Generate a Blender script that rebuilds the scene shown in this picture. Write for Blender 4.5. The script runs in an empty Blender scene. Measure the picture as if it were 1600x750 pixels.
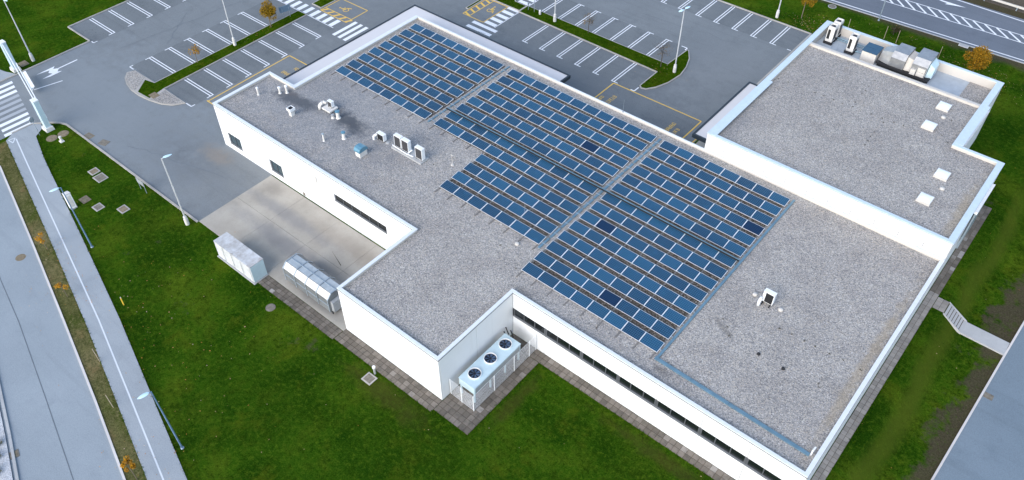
import bpy, math, random
from mathutils import Vector, Matrix
random.seed(7)
S = bpy.context.scene
C = S.collection

# ------------------------------------------------------------------ camera
CAM_Z = 54.5
yaw, pit, rol = math.radians(129.95), math.radians(45.48), math.radians(0.23)
fw = Vector((math.cos(yaw) * math.cos(pit), math.sin(yaw) * math.cos(pit), -math.sin(pit)))
rt = fw.cross(Vector((0, 0, 1))).normalized()
dn = fw.cross(rt)
rt2 = math.cos(rol) * rt + math.sin(rol) * dn
dn2 = -math.sin(rol) * rt + math.cos(rol) * dn
cam = bpy.data.cameras.new('camera')
cam.sensor_fit = 'HORIZONTAL'; cam.sensor_width = 36.0
cam.lens = 36.0 * 1277.6 / 1600.0
cam.clip_start = 0.5; cam.clip_end = 6000
co = bpy.data.objects.new('camera', cam); C.objects.link(co)
m = Matrix((rt2, -dn2, -fw)).transposed().to_4x4(); m.translation = Vector((0, 0, CAM_Z))
co.matrix_world = m
S.camera = co

# ------------------------------------------------------------------ light
SUN_AZ = math.radians(271)      # world angle the light comes from (x to y): behind the camera's left
SUN_EL = math.radians(32)
W = bpy.data.worlds.new('World'); S.world = W; W.use_nodes = True
nt = W.node_tree; bg = nt.nodes['Background']
sky = nt.nodes.new('ShaderNodeTexSky'); sky.sky_type = 'NISHITA'; sky.sun_disc = False
sky.sun_elevation = SUN_EL; sky.sun_rotation = math.pi / 2 - SUN_AZ
sky.air_density = 1.0; sky.dust_density = 0.9; sky.ozone_density = 0.25
nt.links.new(sky.outputs[0], bg.inputs[0]); bg.inputs[1].default_value = 0.15
sd = bpy.data.lights.new('sun', 'SUN'); sd.energy = 1.5; sd.angle = math.radians(55); sd.color = (1.0, 0.97, 0.93)
so = bpy.data.objects.new('sun', sd); C.objects.link(so)
so.rotation_euler = Vector((math.cos(SUN_AZ) * math.cos(SUN_EL), math.sin(SUN_AZ) * math.cos(SUN_EL), math.sin(SUN_EL))).to_track_quat('Z', 'Y').to_euler()
S.view_settings.view_transform = 'Standard'; S.view_settings.look = 'None'
S.view_settings.gamma = 1.0; S.view_settings.use_curve_mapping = False
S.view_settings.exposure = 1.05

# ------------------------------------------------------------------ materials
MAT = {}
def rgb(c): return (c[0], c[1], c[2], 1.0)
class NB:
    """small node builder"""
    def __init__(s, name, rough=0.8, metal=0.0, spec=0.3):
        s.m = bpy.data.materials.new(name); s.m.use_nodes = True; s.t = s.m.node_tree
        s.b = s.t.nodes['Principled BSDF']
        s.b.inputs['Roughness'].default_value = rough; s.b.inputs['Metallic'].default_value = metal
        s.b.inputs['Specular IOR Level'].default_value = spec
        MAT[name] = s.m
    def n(s, ty): return s.t.nodes.new(ty)
    def l(s, a, b): s.t.links.new(a, b)
    def pos(s, obj=False):
        if obj: return s.n('ShaderNodeTexCoord').outputs['Object']
        return s.n('ShaderNodeNewGeometry').outputs['Position']
    def noise(s, p, scale, detail=3.0, rough=0.55):
        k = s.n('ShaderNodeTexNoise'); k.inputs['Scale'].default_value = scale
        k.inputs['Detail'].default_value = detail; k.inputs['Roughness'].default_value = rough
        s.l(p, k.inputs['Vector']); return k.outputs['Fac']
    def mapr(s, v, a, b, c=0.0, d=1.0):
        k = s.n('ShaderNodeMapRange'); k.interpolation_type = 'SMOOTHSTEP'
        s.l(v, k.inputs['Value'])
        for i, x in zip(('From Min', 'From Max', 'To Min', 'To Max'), (a, b, c, d)): k.inputs[i].default_value = x
        return k.outputs[0]
    def math(s, op, a, b=None):
        k = s.n('ShaderNodeMath'); k.operation = op
        for i, x in enumerate((a, b)):
            if x is None: continue
            if isinstance(x, (int, float)): k.inputs[i].default_value = x
            else: s.l(x, k.inputs[i])
        return k.outputs[0]
    def ramp(s, v, stops):
        k = s.n('ShaderNodeValToRGB'); e = k.color_ramp.elements
        while len(e) < len(stops): e.new(0.5)
        for q, (p, c) in zip(e, stops): q.position = p; q.color = rgb(c)
        s.l(v, k.inputs[0]); return k.outputs[0]
    def mix(s, f, a, b, mode='MIX'):
        k = s.n('ShaderNodeMix'); k.data_type = 'RGBA'; k.blend_type = mode
        for i, x in ((0, f), (6, a), (7, b)):
            if isinstance(x, (int, float)): k.inputs[i].default_value = x
            elif isinstance(x, tuple): k.inputs[i].default_value = rgb(x)
            else: s.l(x, k.inputs[i])
        return k.outputs[2]
    def sep(s, p):
        k = s.n('ShaderNodeSeparateXYZ'); s.l(p, k.inputs[0]); return k.outputs
    def spot(s, p, x, y, rx, ry, rot=0.0, wob=0.5, nz=1.2):
        """soft irregular blot with its own outline; returns mask"""
        k = s.n('ShaderNodeMapping'); k.vector_type = 'TEXTURE'
        k.inputs['Location'].default_value = (x, y, 0); k.inputs['Rotation'].default_value = (0, 0, rot)
        k.inputs['Scale'].default_value = (rx, ry, 1000.0)
        s.l(p, k.inputs['Vector'])
        d = s.n('ShaderNodeVectorMath'); d.operation = 'LENGTH'; s.l(k.outputs[0], d.inputs[0])
        w = s.math('MULTIPLY', s.math('SUBTRACT', s.noise(p, nz, 5, 0.65), 0.5), wob * 4)
        return s.mapr(s.math('ADD', d.outputs['Value'], w), 1.1, 0.2)
    def bump(s, h, strength, dist):
        k = s.n('ShaderNodeBump'); k.inputs['Strength'].default_value = strength; k.inputs['Distance'].default_value = dist
        s.l(h, k.inputs['Height']); s.l(k.outputs[0], s.b.inputs['Normal'])
    def done(s, col):
        if isinstance(col, tuple): s.b.inputs['Base Color'].default_value = rgb(col)
        else: s.l(col, s.b.inputs['Base Color'])
        return s.m

def plain(name, col, rough=0.6, metal=0.0, spec=0.4, var=0.12, scale=3.0, obj=False):
    k = NB(name, rough, metal, spec); p = k.pos(obj)
    a = tuple(c * (1 - var) for c in col); b = tuple(min(1, c * (1 + var)) for c in col)
    return k.done(k.ramp(k.noise(p, scale, 5, 0.6), [(0.3, a), (0.7, b)]))

def mk_grass(name, stops, dirt=None, verge=False):
    k = NB(name, 0.95, 0, 0.0); p = k.pos()
    f = k.noise(p, 0.2, 7, 0.68)
    col = k.ramp(f, stops)
    col = k.mix(k.mapr(k.noise(p, 0.8, 6, 0.75), 0.42, 0.66, 0, 0.7), col, (stops[0][1][0] * 0.6, stops[0][1][1] * 0.62, stops[0][1][2] * 0.6))
    col = k.mix(k.mapr(k.noise(p, 0.33, 6, 0.7), 0.52, 0.68, 0, 0.45), col, (stops[-1][1][0] * 1.3, stops[-1][1][1] * 0.95, stops[-1][1][2]))
    col = k.mix(k.mapr(k.noise(p, 0.085, 5, 0.6), 0.5, 0.62, 0, 0.45), col, tuple(c * 0.7 for c in stops[0][1]))
    mid = k.noise(p, 2.6, 5, 0.75)
    col = k.mix(k.mapr(mid, 0.5, 0.68, 0, 0.6), col, tuple(c * 1.25 for c in stops[-1][1]))
    col = k.mix(k.mapr(mid, 0.48, 0.34, 0, 0.6), col, tuple(c * 0.5 for c in stops[0][1]))
    fine = k.noise(p, 9.0, 4, 0.8)
    col = k.mix(k.mapr(fine, 0.5, 0.8, 0, 0.6), col, tuple(min(1, c * 1.6) for c in stops[-1][1]))
    col = k.mix(k.mapr(fine, 0.52, 0.3, 0, 0.75), col, tuple(c * 0.35 for c in stops[0][1]))
    if dirt:
        x = k.sep(p)
        wv = k.math('MULTIPLY', k.math('SUBTRACT', k.noise(p, 0.45, 6, 0.65), 0.5), 5.0)
        # bare, trodden soil on the kerb side of the bank and beside the main road
        d1 = k.math('MULTIPLY', k.mapr(k.math('ADD', x[0], k.math('MULTIPLY', wv, 1.9)), 3.2, 4.6), k.mapr(x[1], 95, 85))
        d2 = k.mapr(k.math('ADD', x[1], k.math('MULTIPLY', wv, 0.55)), 99.9, 101.6)
        d3 = k.mapr(k.noise(p, 0.21, 6, 0.7), 0.64, 0.72, 0, 0.6)
        d = k.math('MAXIMUM', k.math('MAXIMUM', d1, d2), d3)
        soil = k.ramp(k.noise(p, 7, 5, 0.7), [(0.3, dirt[0]), (0.7, dirt[1])])
        col = k.mix(k.math('MULTIPLY', d, 0.8), col, soil)
        # lighter mown ridge running along the bank
        r = k.math('ADD', x[0], k.math('MULTIPLY', wv, 0.16))
        r = k.math('ADD', r, k.math('MULTIPLY', k.math('SUBTRACT', k.noise(p, 0.12, 4, 0.6), 0.5), 2.4))
        rd = k.math('MULTIPLY', k.mapr(r, -0.4, 0.6), k.mapr(r, 2.0, 0.8))
        rd = k.math('MULTIPLY', rd, k.mapr(x[1], 84, 74))
        col = k.mix(k.math('MULTIPLY', rd, 0.65), col, (0.075, 0.10, 0.012))
        # worn earth next to the paving of the cold store corner
        for sp in ((-31, 21.6, 6, 1.3), (-11, 30.7, 8, 0.8), (-22.9, 27.5, 0.8, 4)):
            col = k.mix(k.math('MULTIPLY', k.spot(p, *sp, wob=0.45, nz=0.9), 0.5), col, (0.055, 0.05, 0.014))
    k.bump(k.noise(p, 14, 5, 0.8), 1.0, 0.12)
    return k.done(col)
mk_grass('grass', [(0.38, (0.013, 0.050, 0.003)), (0.5, (0.036, 0.092, 0.005)), (0.61, (0.078, 0.128, 0.009))], dirt=((0.05, 0.036, 0.026), (0.12, 0.09, 0.068)))
mk_grass('verge_grass', [(0.38, (0.07, 0.095, 0.018)), (0.5, (0.15, 0.14, 0.055)), (0.64, (0.21, 0.175, 0.085))])
mk_grass('island_grass', [(0.3, (0.02, 0.062, 0.002)), (0.55, (0.04, 0.085, 0.003)), (0.75, (0.07, 0.09, 0.008))])

def mk_asphalt(name, a, b, dark, spots=(), sheen=0.5):
    k = NB(name, 0.72, 0, sheen); p = k.pos()
    col = k.ramp(k.noise(p, 0.12, 6, 0.6), [(0.3, a), (0.7, b)])
    col = k.mix(k.mapr(k.noise(p, 0.5, 6, 0.7), 0.5, 0.72, 0, 0.5), col, dark)
    fine = k.noise(p, 16, 3, 0.8)
    col = k.mix(k.mapr(fine, 0.35, 0.7, 0, 0.35), col, tuple(c * 1.55 for c in b))
    col = k.mix(k.mapr(fine, 0.5, 0.3, 0, 0.4), col, dark)
    # long tyre-polished streaks in the driving direction
    mp = k.n('ShaderNodeMapping'); mp.inputs['Scale'].default_value = (0.06, 1.1, 1.0); k.l(p, mp.inputs['Vector'])
    col = k.mix(k.mapr(k.noise(mp.outputs[0], 1.0, 4, 0.6), 0.5, 0.75, 0, 0.18), col, tuple(c * 0.6 for c in dark))
    for sp in spots:
        col = k.mix(k.math('MULTIPLY', k.spot(p, *sp[:4], wob=0.5, nz=0.8), sp[4]), col, sp[5])
    k.bump(k.noise(p, 30, 3, 0.7), 0.5, 0.01)
    return k.done(col)
DK = (0.055, 0.06, 0.07)
mk_asphalt('asphalt', (0.138, 0.150, 0.157), (0.172, 0.185, 0.192), (0.096, 0.105, 0.112),
           [(-69, 29, 9, 4, 0.35, DK), (-84, 28, 26, 12, 0.5, (0.215, 0.24, 0.26)), (-34, 78, 8, 8, 0.3, (0.19, 0.2, 0.21)), (-46, 66, 18, 16, 0.45, (0.09, 0.10, 0.11)), (-68, 60, 14, 14, 0.35, (0.10, 0.11, 0.12)), (-66, 31, 3, 1.4, 0.5, (0.22, 0.18, 0.14))])
mk_asphalt('stall_asphalt', (0.108, 0.118, 0.124), (0.150, 0.162, 0.168), DK)
mk_asphalt('road_asphalt', (0.215, 0.245, 0.268), (0.262, 0.295, 0.32), (0.185, 0.212, 0.235))
mk_asphalt('path_asphalt', (0.24, 0.262, 0.28), (0.30, 0.325, 0.345), (0.195, 0.21, 0.225))
mk_asphalt('main_road_asphalt', (0.10, 0.112, 0.135), (0.13, 0.145, 0.172), (0.075, 0.083, 0.10))
mk_asphalt('lane_asphalt', (0.13, 0.168, 0.20), (0.16, 0.202, 0.24), (0.11, 0.143, 0.175))

def mk_concrete(name, a, b, spots=()):
    k = NB(name, 0.85, 0, 0.25); p = k.pos()
    col = k.ramp(k.noise(p, 0.35, 7, 0.62), [(0.3, a), (0.7, b)])
    fine = k.noise(p, 11, 4, 0.75)
    col = k.mix(k.mapr(fine, 0.5, 0.75, 0, 0.3), col, tuple(c * 0.55 for c in a))
    for sp in spots:
        col = k.mix(k.math('MULTIPLY', k.spot(p, *sp[:4], wob=0.3, nz=0.5), sp[4]), col, sp[5])
    k.bump(fine, 0.3, 0.01)
    return k.done(col)
mk_concrete('yard_concrete', (0.31, 0.285, 0.245), (0.42, 0.39, 0.34),
            [(-53, 29.8, 9, 1.0, 0.5, (0.17, 0.175, 0.19)), (-50, 27.2, 10, 1.2, 0.5, (0.16, 0.165, 0.18)), (-45, 30.8, 8, 1.2, 0.35, (0.24, 0.20, 0.16)),
             (-57.3, 31.2, 1.6, 1.2, 0.4, (0.17, 0.15, 0.13)), (-43, 24.6, 5, 1.0, 0.55, (0.12, 0.12, 0.12))])
mk_concrete('concrete', (0.33, 0.335, 0.335), (0.45, 0.45, 0.45))
mk_concrete('kerb_stone', (0.30, 0.285, 0.265), (0.46, 0.43, 0.39))
mk_concrete('pale_kerb', (0.52, 0.49, 0.47), (0.64, 0.60, 0.57))
k = NB('paver', 0.88, 0, 0.2); p = k.pos()
oi = k.n('ShaderNodeObjectInfo')
base = k.ramp(oi.outputs['Random'], [(0.0, (0.12, 0.104, 0.086)), (0.5, (0.16, 0.138, 0.116)), (0.95, (0.20, 0.174, 0.148)), (1.0, (0.34, 0.315, 0.29))])
base = k.mix(k.mapr(k.noise(p, 2.2, 6, 0.7), 0.45, 0.75, 0, 0.6), base, (0.055, 0.055, 0.048))
k.done(k.mix(k.mapr(k.noise(p, 0.7, 5, 0.6), 0.62, 0.76, 0, 0.4), base, (0.05, 0.06, 0.03)))
k = NB('paver_light', 0.88, 0, 0.2); p = k.pos()
oi = k.n('ShaderNodeObjectInfo')
base = k.ramp(oi.outputs['Random'], [(0.0, (0.23, 0.21, 0.188)), (0.5, (0.275, 0.252, 0.228)), (1.0, (0.325, 0.298, 0.27))])
k.done(k.mix(k.mapr(k.noise(p, 1.6, 6, 0.7), 0.5, 0.75, 0, 0.5), base, (0.12, 0.115, 0.11)))

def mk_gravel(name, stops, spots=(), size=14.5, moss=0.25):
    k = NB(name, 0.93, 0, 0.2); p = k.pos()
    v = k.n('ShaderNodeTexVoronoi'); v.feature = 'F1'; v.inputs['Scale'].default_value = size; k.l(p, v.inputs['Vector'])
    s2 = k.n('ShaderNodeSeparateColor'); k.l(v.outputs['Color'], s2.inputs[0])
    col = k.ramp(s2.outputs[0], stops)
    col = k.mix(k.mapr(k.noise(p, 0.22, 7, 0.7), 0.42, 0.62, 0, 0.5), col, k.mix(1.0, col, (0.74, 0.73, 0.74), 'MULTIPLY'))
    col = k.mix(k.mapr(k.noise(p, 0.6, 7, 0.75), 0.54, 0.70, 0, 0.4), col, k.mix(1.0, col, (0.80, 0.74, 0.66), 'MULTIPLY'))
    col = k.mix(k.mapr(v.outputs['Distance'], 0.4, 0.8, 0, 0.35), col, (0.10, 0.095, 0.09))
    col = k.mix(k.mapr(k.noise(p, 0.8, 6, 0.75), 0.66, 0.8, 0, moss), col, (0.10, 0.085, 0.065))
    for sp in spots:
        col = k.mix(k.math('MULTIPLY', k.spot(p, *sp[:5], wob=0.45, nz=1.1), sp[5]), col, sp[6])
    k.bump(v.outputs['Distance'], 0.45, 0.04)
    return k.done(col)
GR = [(0.0, (0.17, 0.165, 0.165)), (0.25, (0.295, 0.282, 0.273)), (0.5, (0.368, 0.348, 0.33)), (0.75, (0.43, 0.40, 0.362)), (0.9, (0.49, 0.43, 0.355)), (1.0, (0.60, 0.575, 0.55))]
SOOT = (0.035, 0.03, 0.026)
mk_gravel('roof_gravel', GR, [(-54.0, 39.6, 3.4, 1.5, -0.1, 1.0, SOOT), (-60.6, 38.7, 4.2, 1.3, 0.15, 0.9, SOOT), (-62.6, 39.2, 1.5, 0.5, 0.0, 0.6, (0.09, 0.06, 0.04)),
                              (-12.7, 40.4, 1.6, 0.4, -0.5, 0.4, SOOT), (-26.9, 33.4, 1.2, 0.5, 0.0, 0.35, SOOT), (-14.2, 34.0, 1.0, 0.5, 0, 0.4, SOOT),
                              (-3.0, 44.0, 0.5, 12.0, 0, 0.35, (0.33, 0.25, 0.14)), (-58, 40, 18, 10, 0, 0.4, (0.16, 0.185, 0.22))])
mk_gravel('upper_gravel', GR, [(-3.1, 63, 0.6, 6, 0, 0.35, (0.33, 0.25, 0.14)), (-24, 62, 1.6, 6, 0, 0.35, (0.14, 0.155, 0.18))])
mk_gravel('array_gravel', [(0.0, (0.035, 0.028, 0.022)), (0.4, (0.085, 0.07, 0.055)), (0.75, (0.15, 0.125, 0.10)), (1.0, (0.32, 0.28, 0.235))], moss=0.6)  # brown debris plus the shade around the panel rows, both put into the colour
mk_gravel('white_gravel', [(0.0, (0.42, 0.43, 0.45)), (0.5, (0.5, 0.51, 0.53)), (1.0, (0.6, 0.61, 0.63))], size=14)

def mk_wall(name, col, streak=0.10, rough=0.6):
    k = NB(name, rough, 0, 0.3); p = k.pos()
    a = k.ramp(k.noise(p, 0.4, 5, 0.6), [(0.3, tuple(c * 0.95 for c in col)), (0.7, col)])
    mp = k.n('ShaderNodeMapping'); mp.inputs['Scale'].default_value = (2.2, 2.2, 0.12); k.l(p, mp.inputs['Vector'])
    a = k.mix(k.mapr(k.noise(mp.outputs[0], 1.0, 6, 0.7), 0.52, 0.8, 0, streak), a, (0.45, 0.45, 0.43))
    return k.done(a)
mk_wall('white_wall', (0.76, 0.765, 0.77), 0.2)
mk_wall('upper_wall', (0.62, 0.62, 0.62), 0.2)
mk_wall('parapet_render', (0.55, 0.51, 0.46), 0.5)
mk_wall('canopy_top', (0.60, 0.58, 0.58), 0.0)
plain('cap_metal', (0.66, 0.685, 0.70), 0.45, 0.0, 0.5, 0.05)
plain('blue_cap', (0.52, 0.61, 0.67), 0.45, 0.0, 0.5, 0.05)
plain('dark_trim', (0.025, 0.035, 0.045), 0.5)
plain('window_frame', (0.085, 0.09, 0.10), 0.45)
plain('sill_metal', (0.16, 0.17, 0.18), 0.4)
plain('white_metal', (0.76, 0.77, 0.78), 0.45, 0, 0.5, 0.05)
plain('alu_frame', (0.74, 0.76, 0.78), 0.4, 0.2, 0.5, 0.08)
plain('off_white', (0.62, 0.60, 0.57), 0.6, 0, 0.4, 0.1)
plain('tan_metal', (0.52, 0.49, 0.45), 0.6, 0, 0.4, 0.06)
plain('grey_metal', (0.36, 0.38, 0.40), 0.5, 0.2, 0.5, 0.12)
plain('pale_blue_metal', (0.50, 0.63, 0.68), 0.4, 0.1, 0.5, 0.05)
plain('galvanised', (0.32, 0.38, 0.43), 0.42, 0.35, 0.5, 0.15)
plain('tray_blue', (0.15, 0.255, 0.32), 0.38, 0.3, 0.6, 0.18, 1.5)
plain('rail_metal', (0.20, 0.185, 0.17), 0.6, 0.2)
plain('grille_black', (0.012, 0.013, 0.015), 0.6)
plain('fan_black', (0.01, 0.012, 0.02), 0.45)
plain('fan_hub', (0.05, 0.085, 0.15), 0.4)
plain('unit_grille', (0.045, 0.045, 0.05), 0.6, 0, 0.3, 0.3, 30)
plain('copper_blue', (0.11, 0.25, 0.34), 0.35, 0.2, 0.6, 0.1)
plain('navy_lid', (0.025, 0.075, 0.13), 0.35)
plain('roof_membrane', (0.36, 0.40, 0.44), 0.6, 0, 0.4, 0.12, 1.0)
plain('rubber', (0.02, 0.02, 0.022), 0.8)
plain('seam_tar', (0.13, 0.15, 0.17), 0.7)
plain('bark', (0.16, 0.125, 0.09), 0.9)
plain('dark_bark', (0.075, 0.06, 0.048), 0.9)
plain('stake_wood', (0.38, 0.31, 0.22), 0.85)
plain('yellow_post', (0.75, 0.5, 0.05), 0.6)
plain('cast_iron', (0.18, 0.16, 0.13), 0.8, 0.0, 0.3, 0.3, 4)
plain('dirt_cover', (0.21, 0.17, 0.115), 0.9, 0, 0.2, 0.25, 4)
plain('lamp_lens', (0.55, 0.75, 0.84), 0.3)
plain('lamp_pole', (0.56, 0.57, 0.58), 0.4, 0.2, 0.5, 0.08)
plain('blue_pole', (0.16, 0.26, 0.40), 0.4, 0.3)
plain('sign_blue', (0.15, 0.22, 0.29), 0.5)
plain('grey_sign', (0.30, 0.32, 0.34), 0.5)
plain('soil', (0.10, 0.08, 0.06), 0.95, 0, 0.1, 0.3, 5)
k = NB('container_white', 0.55, 0.0, 0.4); p = k.pos()
c0 = k.ramp(k.noise(p, 0.9, 6, 0.7), [(0.35, (0.48, 0.49, 0.50)), (0.6, (0.60, 0.62, 0.64))])
k.done(k.mix(k.mapr(k.noise(p, 1.7, 7, 0.75), 0.56, 0.74, 0, 0.6), c0, (0.30, 0.25, 0.21)))
k = NB('roof_steel', 0.5, 0.1, 0.4); p = k.pos()
c0 = k.ramp(k.noise(p, 1.2, 6, 0.7), [(0.35, (0.30, 0.345, 0.375)), (0.6, (0.40, 0.445, 0.47))])
k.done(k.mix(k.mapr(k.noise(p, 1.3, 7, 0.8), 0.54, 0.7, 0, 0.5), c0, (0.26, 0.25, 0.25)))
k = NB('container_top', 0.55, 0.0, 0.4); p = k.pos()
c0 = k.ramp(k.noise(p, 1.2, 6, 0.7), [(0.35, (0.38, 0.37, 0.36)), (0.6, (0.54, 0.55, 0.56))])
k.done(k.mix(k.mapr(k.noise(p, 1.1, 7, 0.8), 0.5, 0.66, 0, 0.6), c0, (0.28, 0.24, 0.21)))
k = NB('compactor_grey', 0.5, 0.2, 0.5); p = k.pos()
c0 = k.ramp(k.noise(p, 1.2, 6, 0.7), [(0.35, (0.14, 0.15, 0.158)), (0.65, (0.20, 0.215, 0.222))])
k.done(k.mix(k.mapr(k.noise(p, 2.5, 7, 0.8), 0.58, 0.74, 0, 0.5), c0, (0.22, 0.18, 0.15)))
k = NB('duct_foil', 0.38, 0.55, 0.5); p = k.pos()
k.done(k.ramp(k.noise(p, 1.6, 6, 0.65), [(0.3, (0.26, 0.265, 0.275)), (0.7, (0.40, 0.40, 0.40))]))

def mk_paint(name, col, wear, under):
    k = NB(name, 0.7, 0, 0.3); p = k.pos()
    f = k.mapr(k.noise(p, 6.0, 6, 0.8), 0.58, 0.72, 0, wear)
    return k.done(k.mix(f, col, under))
mk_paint('white_paint', (0.74, 0.75, 0.77), 0.75, (0.2, 0.21, 0.23))
mk_paint('worn_white_paint', (0.36, 0.38, 0.40), 0.9, (0.2, 0.21, 0.23))
mk_paint('path_paint', (0.60, 0.63, 0.66), 0.8, (0.3, 0.31, 0.33))
mk_paint('yellow_paint', (0.72, 0.46, 0.10), 0.7, (0.16, 0.16, 0.17))
def mk_glass(name, col, rough):
    k = NB(name, rough, 0, 0.6); return k.done(col)
mk_glass('window_glass', (0.008, 0.011, 0.013), 0.06)
mk_glass('tinted_glass', (0.04, 0.065, 0.08), 0.12)
mk_glass('skylight_dome', (0.80, 0.82, 0.84), 0.25)

def mk_cells(name, a, b, line):
    k = NB(name, 0.28, 0.0, 0.5); p = k.pos(True); x = k.sep(p)
    def grid(v, off, pitch, w):
        f = k.math('FRACT', k.math('DIVIDE', k.math('ADD', v, off), pitch))
        return k.math('MAXIMUM', k.math('LESS_THAN', f, w), k.math('GREATER_THAN', f, 1 - w))
    g = k.math('MAXIMUM', grid(x[0], 0.79, 0.158, 0.06), grid(x[1], 0.495, 0.165, 0.06))
    oi = k.n('ShaderNodeObjectInfo')
    c = k.ramp(oi.outputs['Random'], [(0.0, a), (1.0, b)])
    c = k.mix(k.mapr(k.noise(k.pos(), 1.3, 5, 0.65), 0.5, 0.78, 0, 0.3), c, tuple(min(1, q * 1.6) for q in b))
    c = k.mix(k.math('MULTIPLY', g, 0.7), c, line)
    return k.done(c)
mk_cells('solar_cells', (0.0015, 0.026, 0.066), (0.007, 0.060, 0.128), (0.10, 0.21, 0.31))
mk_cells('solar_cells_dark', (0.002, 0.014, 0.045), (0.003, 0.018, 0.055), (0.02, 0.06, 0.12))

def mk_leaf(name, cols):
    k = NB(name, 0.85, 0, 0.0)
    g = k.n('ShaderNodeNewGeometry')
    c = k.ramp(g.outputs['Random Per Island'], [(i / max(1, len(cols) - 1), c) for i, c in enumerate(cols)])
    k.b.inputs['Subsurface Weight'].default_value = 0.0
    return k.done(c)
mk_leaf('leaf_gold', [(0.12, 0.06, 0.006), (0.30, 0.15, 0.012), (0.42, 0.21, 0.02), (0.14, 0.12, 0.02), (0.34, 0.16, 0.012)])
mk_leaf('leaf_olive', [(0.07, 0.06, 0.01), (0.20, 0.13, 0.015), (0.34, 0.19, 0.015), (0.11, 0.085, 0.012), (0.28, 0.16, 0.014)])
mk_leaf('leaf_orange', [(0.36, 0.15, 0.01), (0.45, 0.24, 0.02), (0.3, 0.13, 0.012), (0.5, 0.28, 0.03)])
mk_leaf('leaf_brown', [(0.10, 0.075, 0.04), (0.2, 0.13, 0.05), (0.16, 0.1, 0.04)])
mk_leaf('leaf_dark', [(0.03, 0.028, 0.018), (0.06, 0.05, 0.028), (0.045, 0.05, 0.02)])
mk_leaf('litter', [(0.5, 0.27, 0.08), (0.42, 0.17, 0.04), (0.55, 0.42, 0.26), (0.3, 0.16, 0.06), (0.6, 0.48, 0.36)])
mk_leaf('blade', [(0.016, 0.058, 0.002), (0.032, 0.088, 0.003), (0.055, 0.11, 0.005), (0.011, 0.040, 0.002)])
mk_leaf('dry_blade', [(0.09, 0.085, 0.02), (0.15, 0.12, 0.045), (0.05, 0.08, 0.012)])

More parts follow.
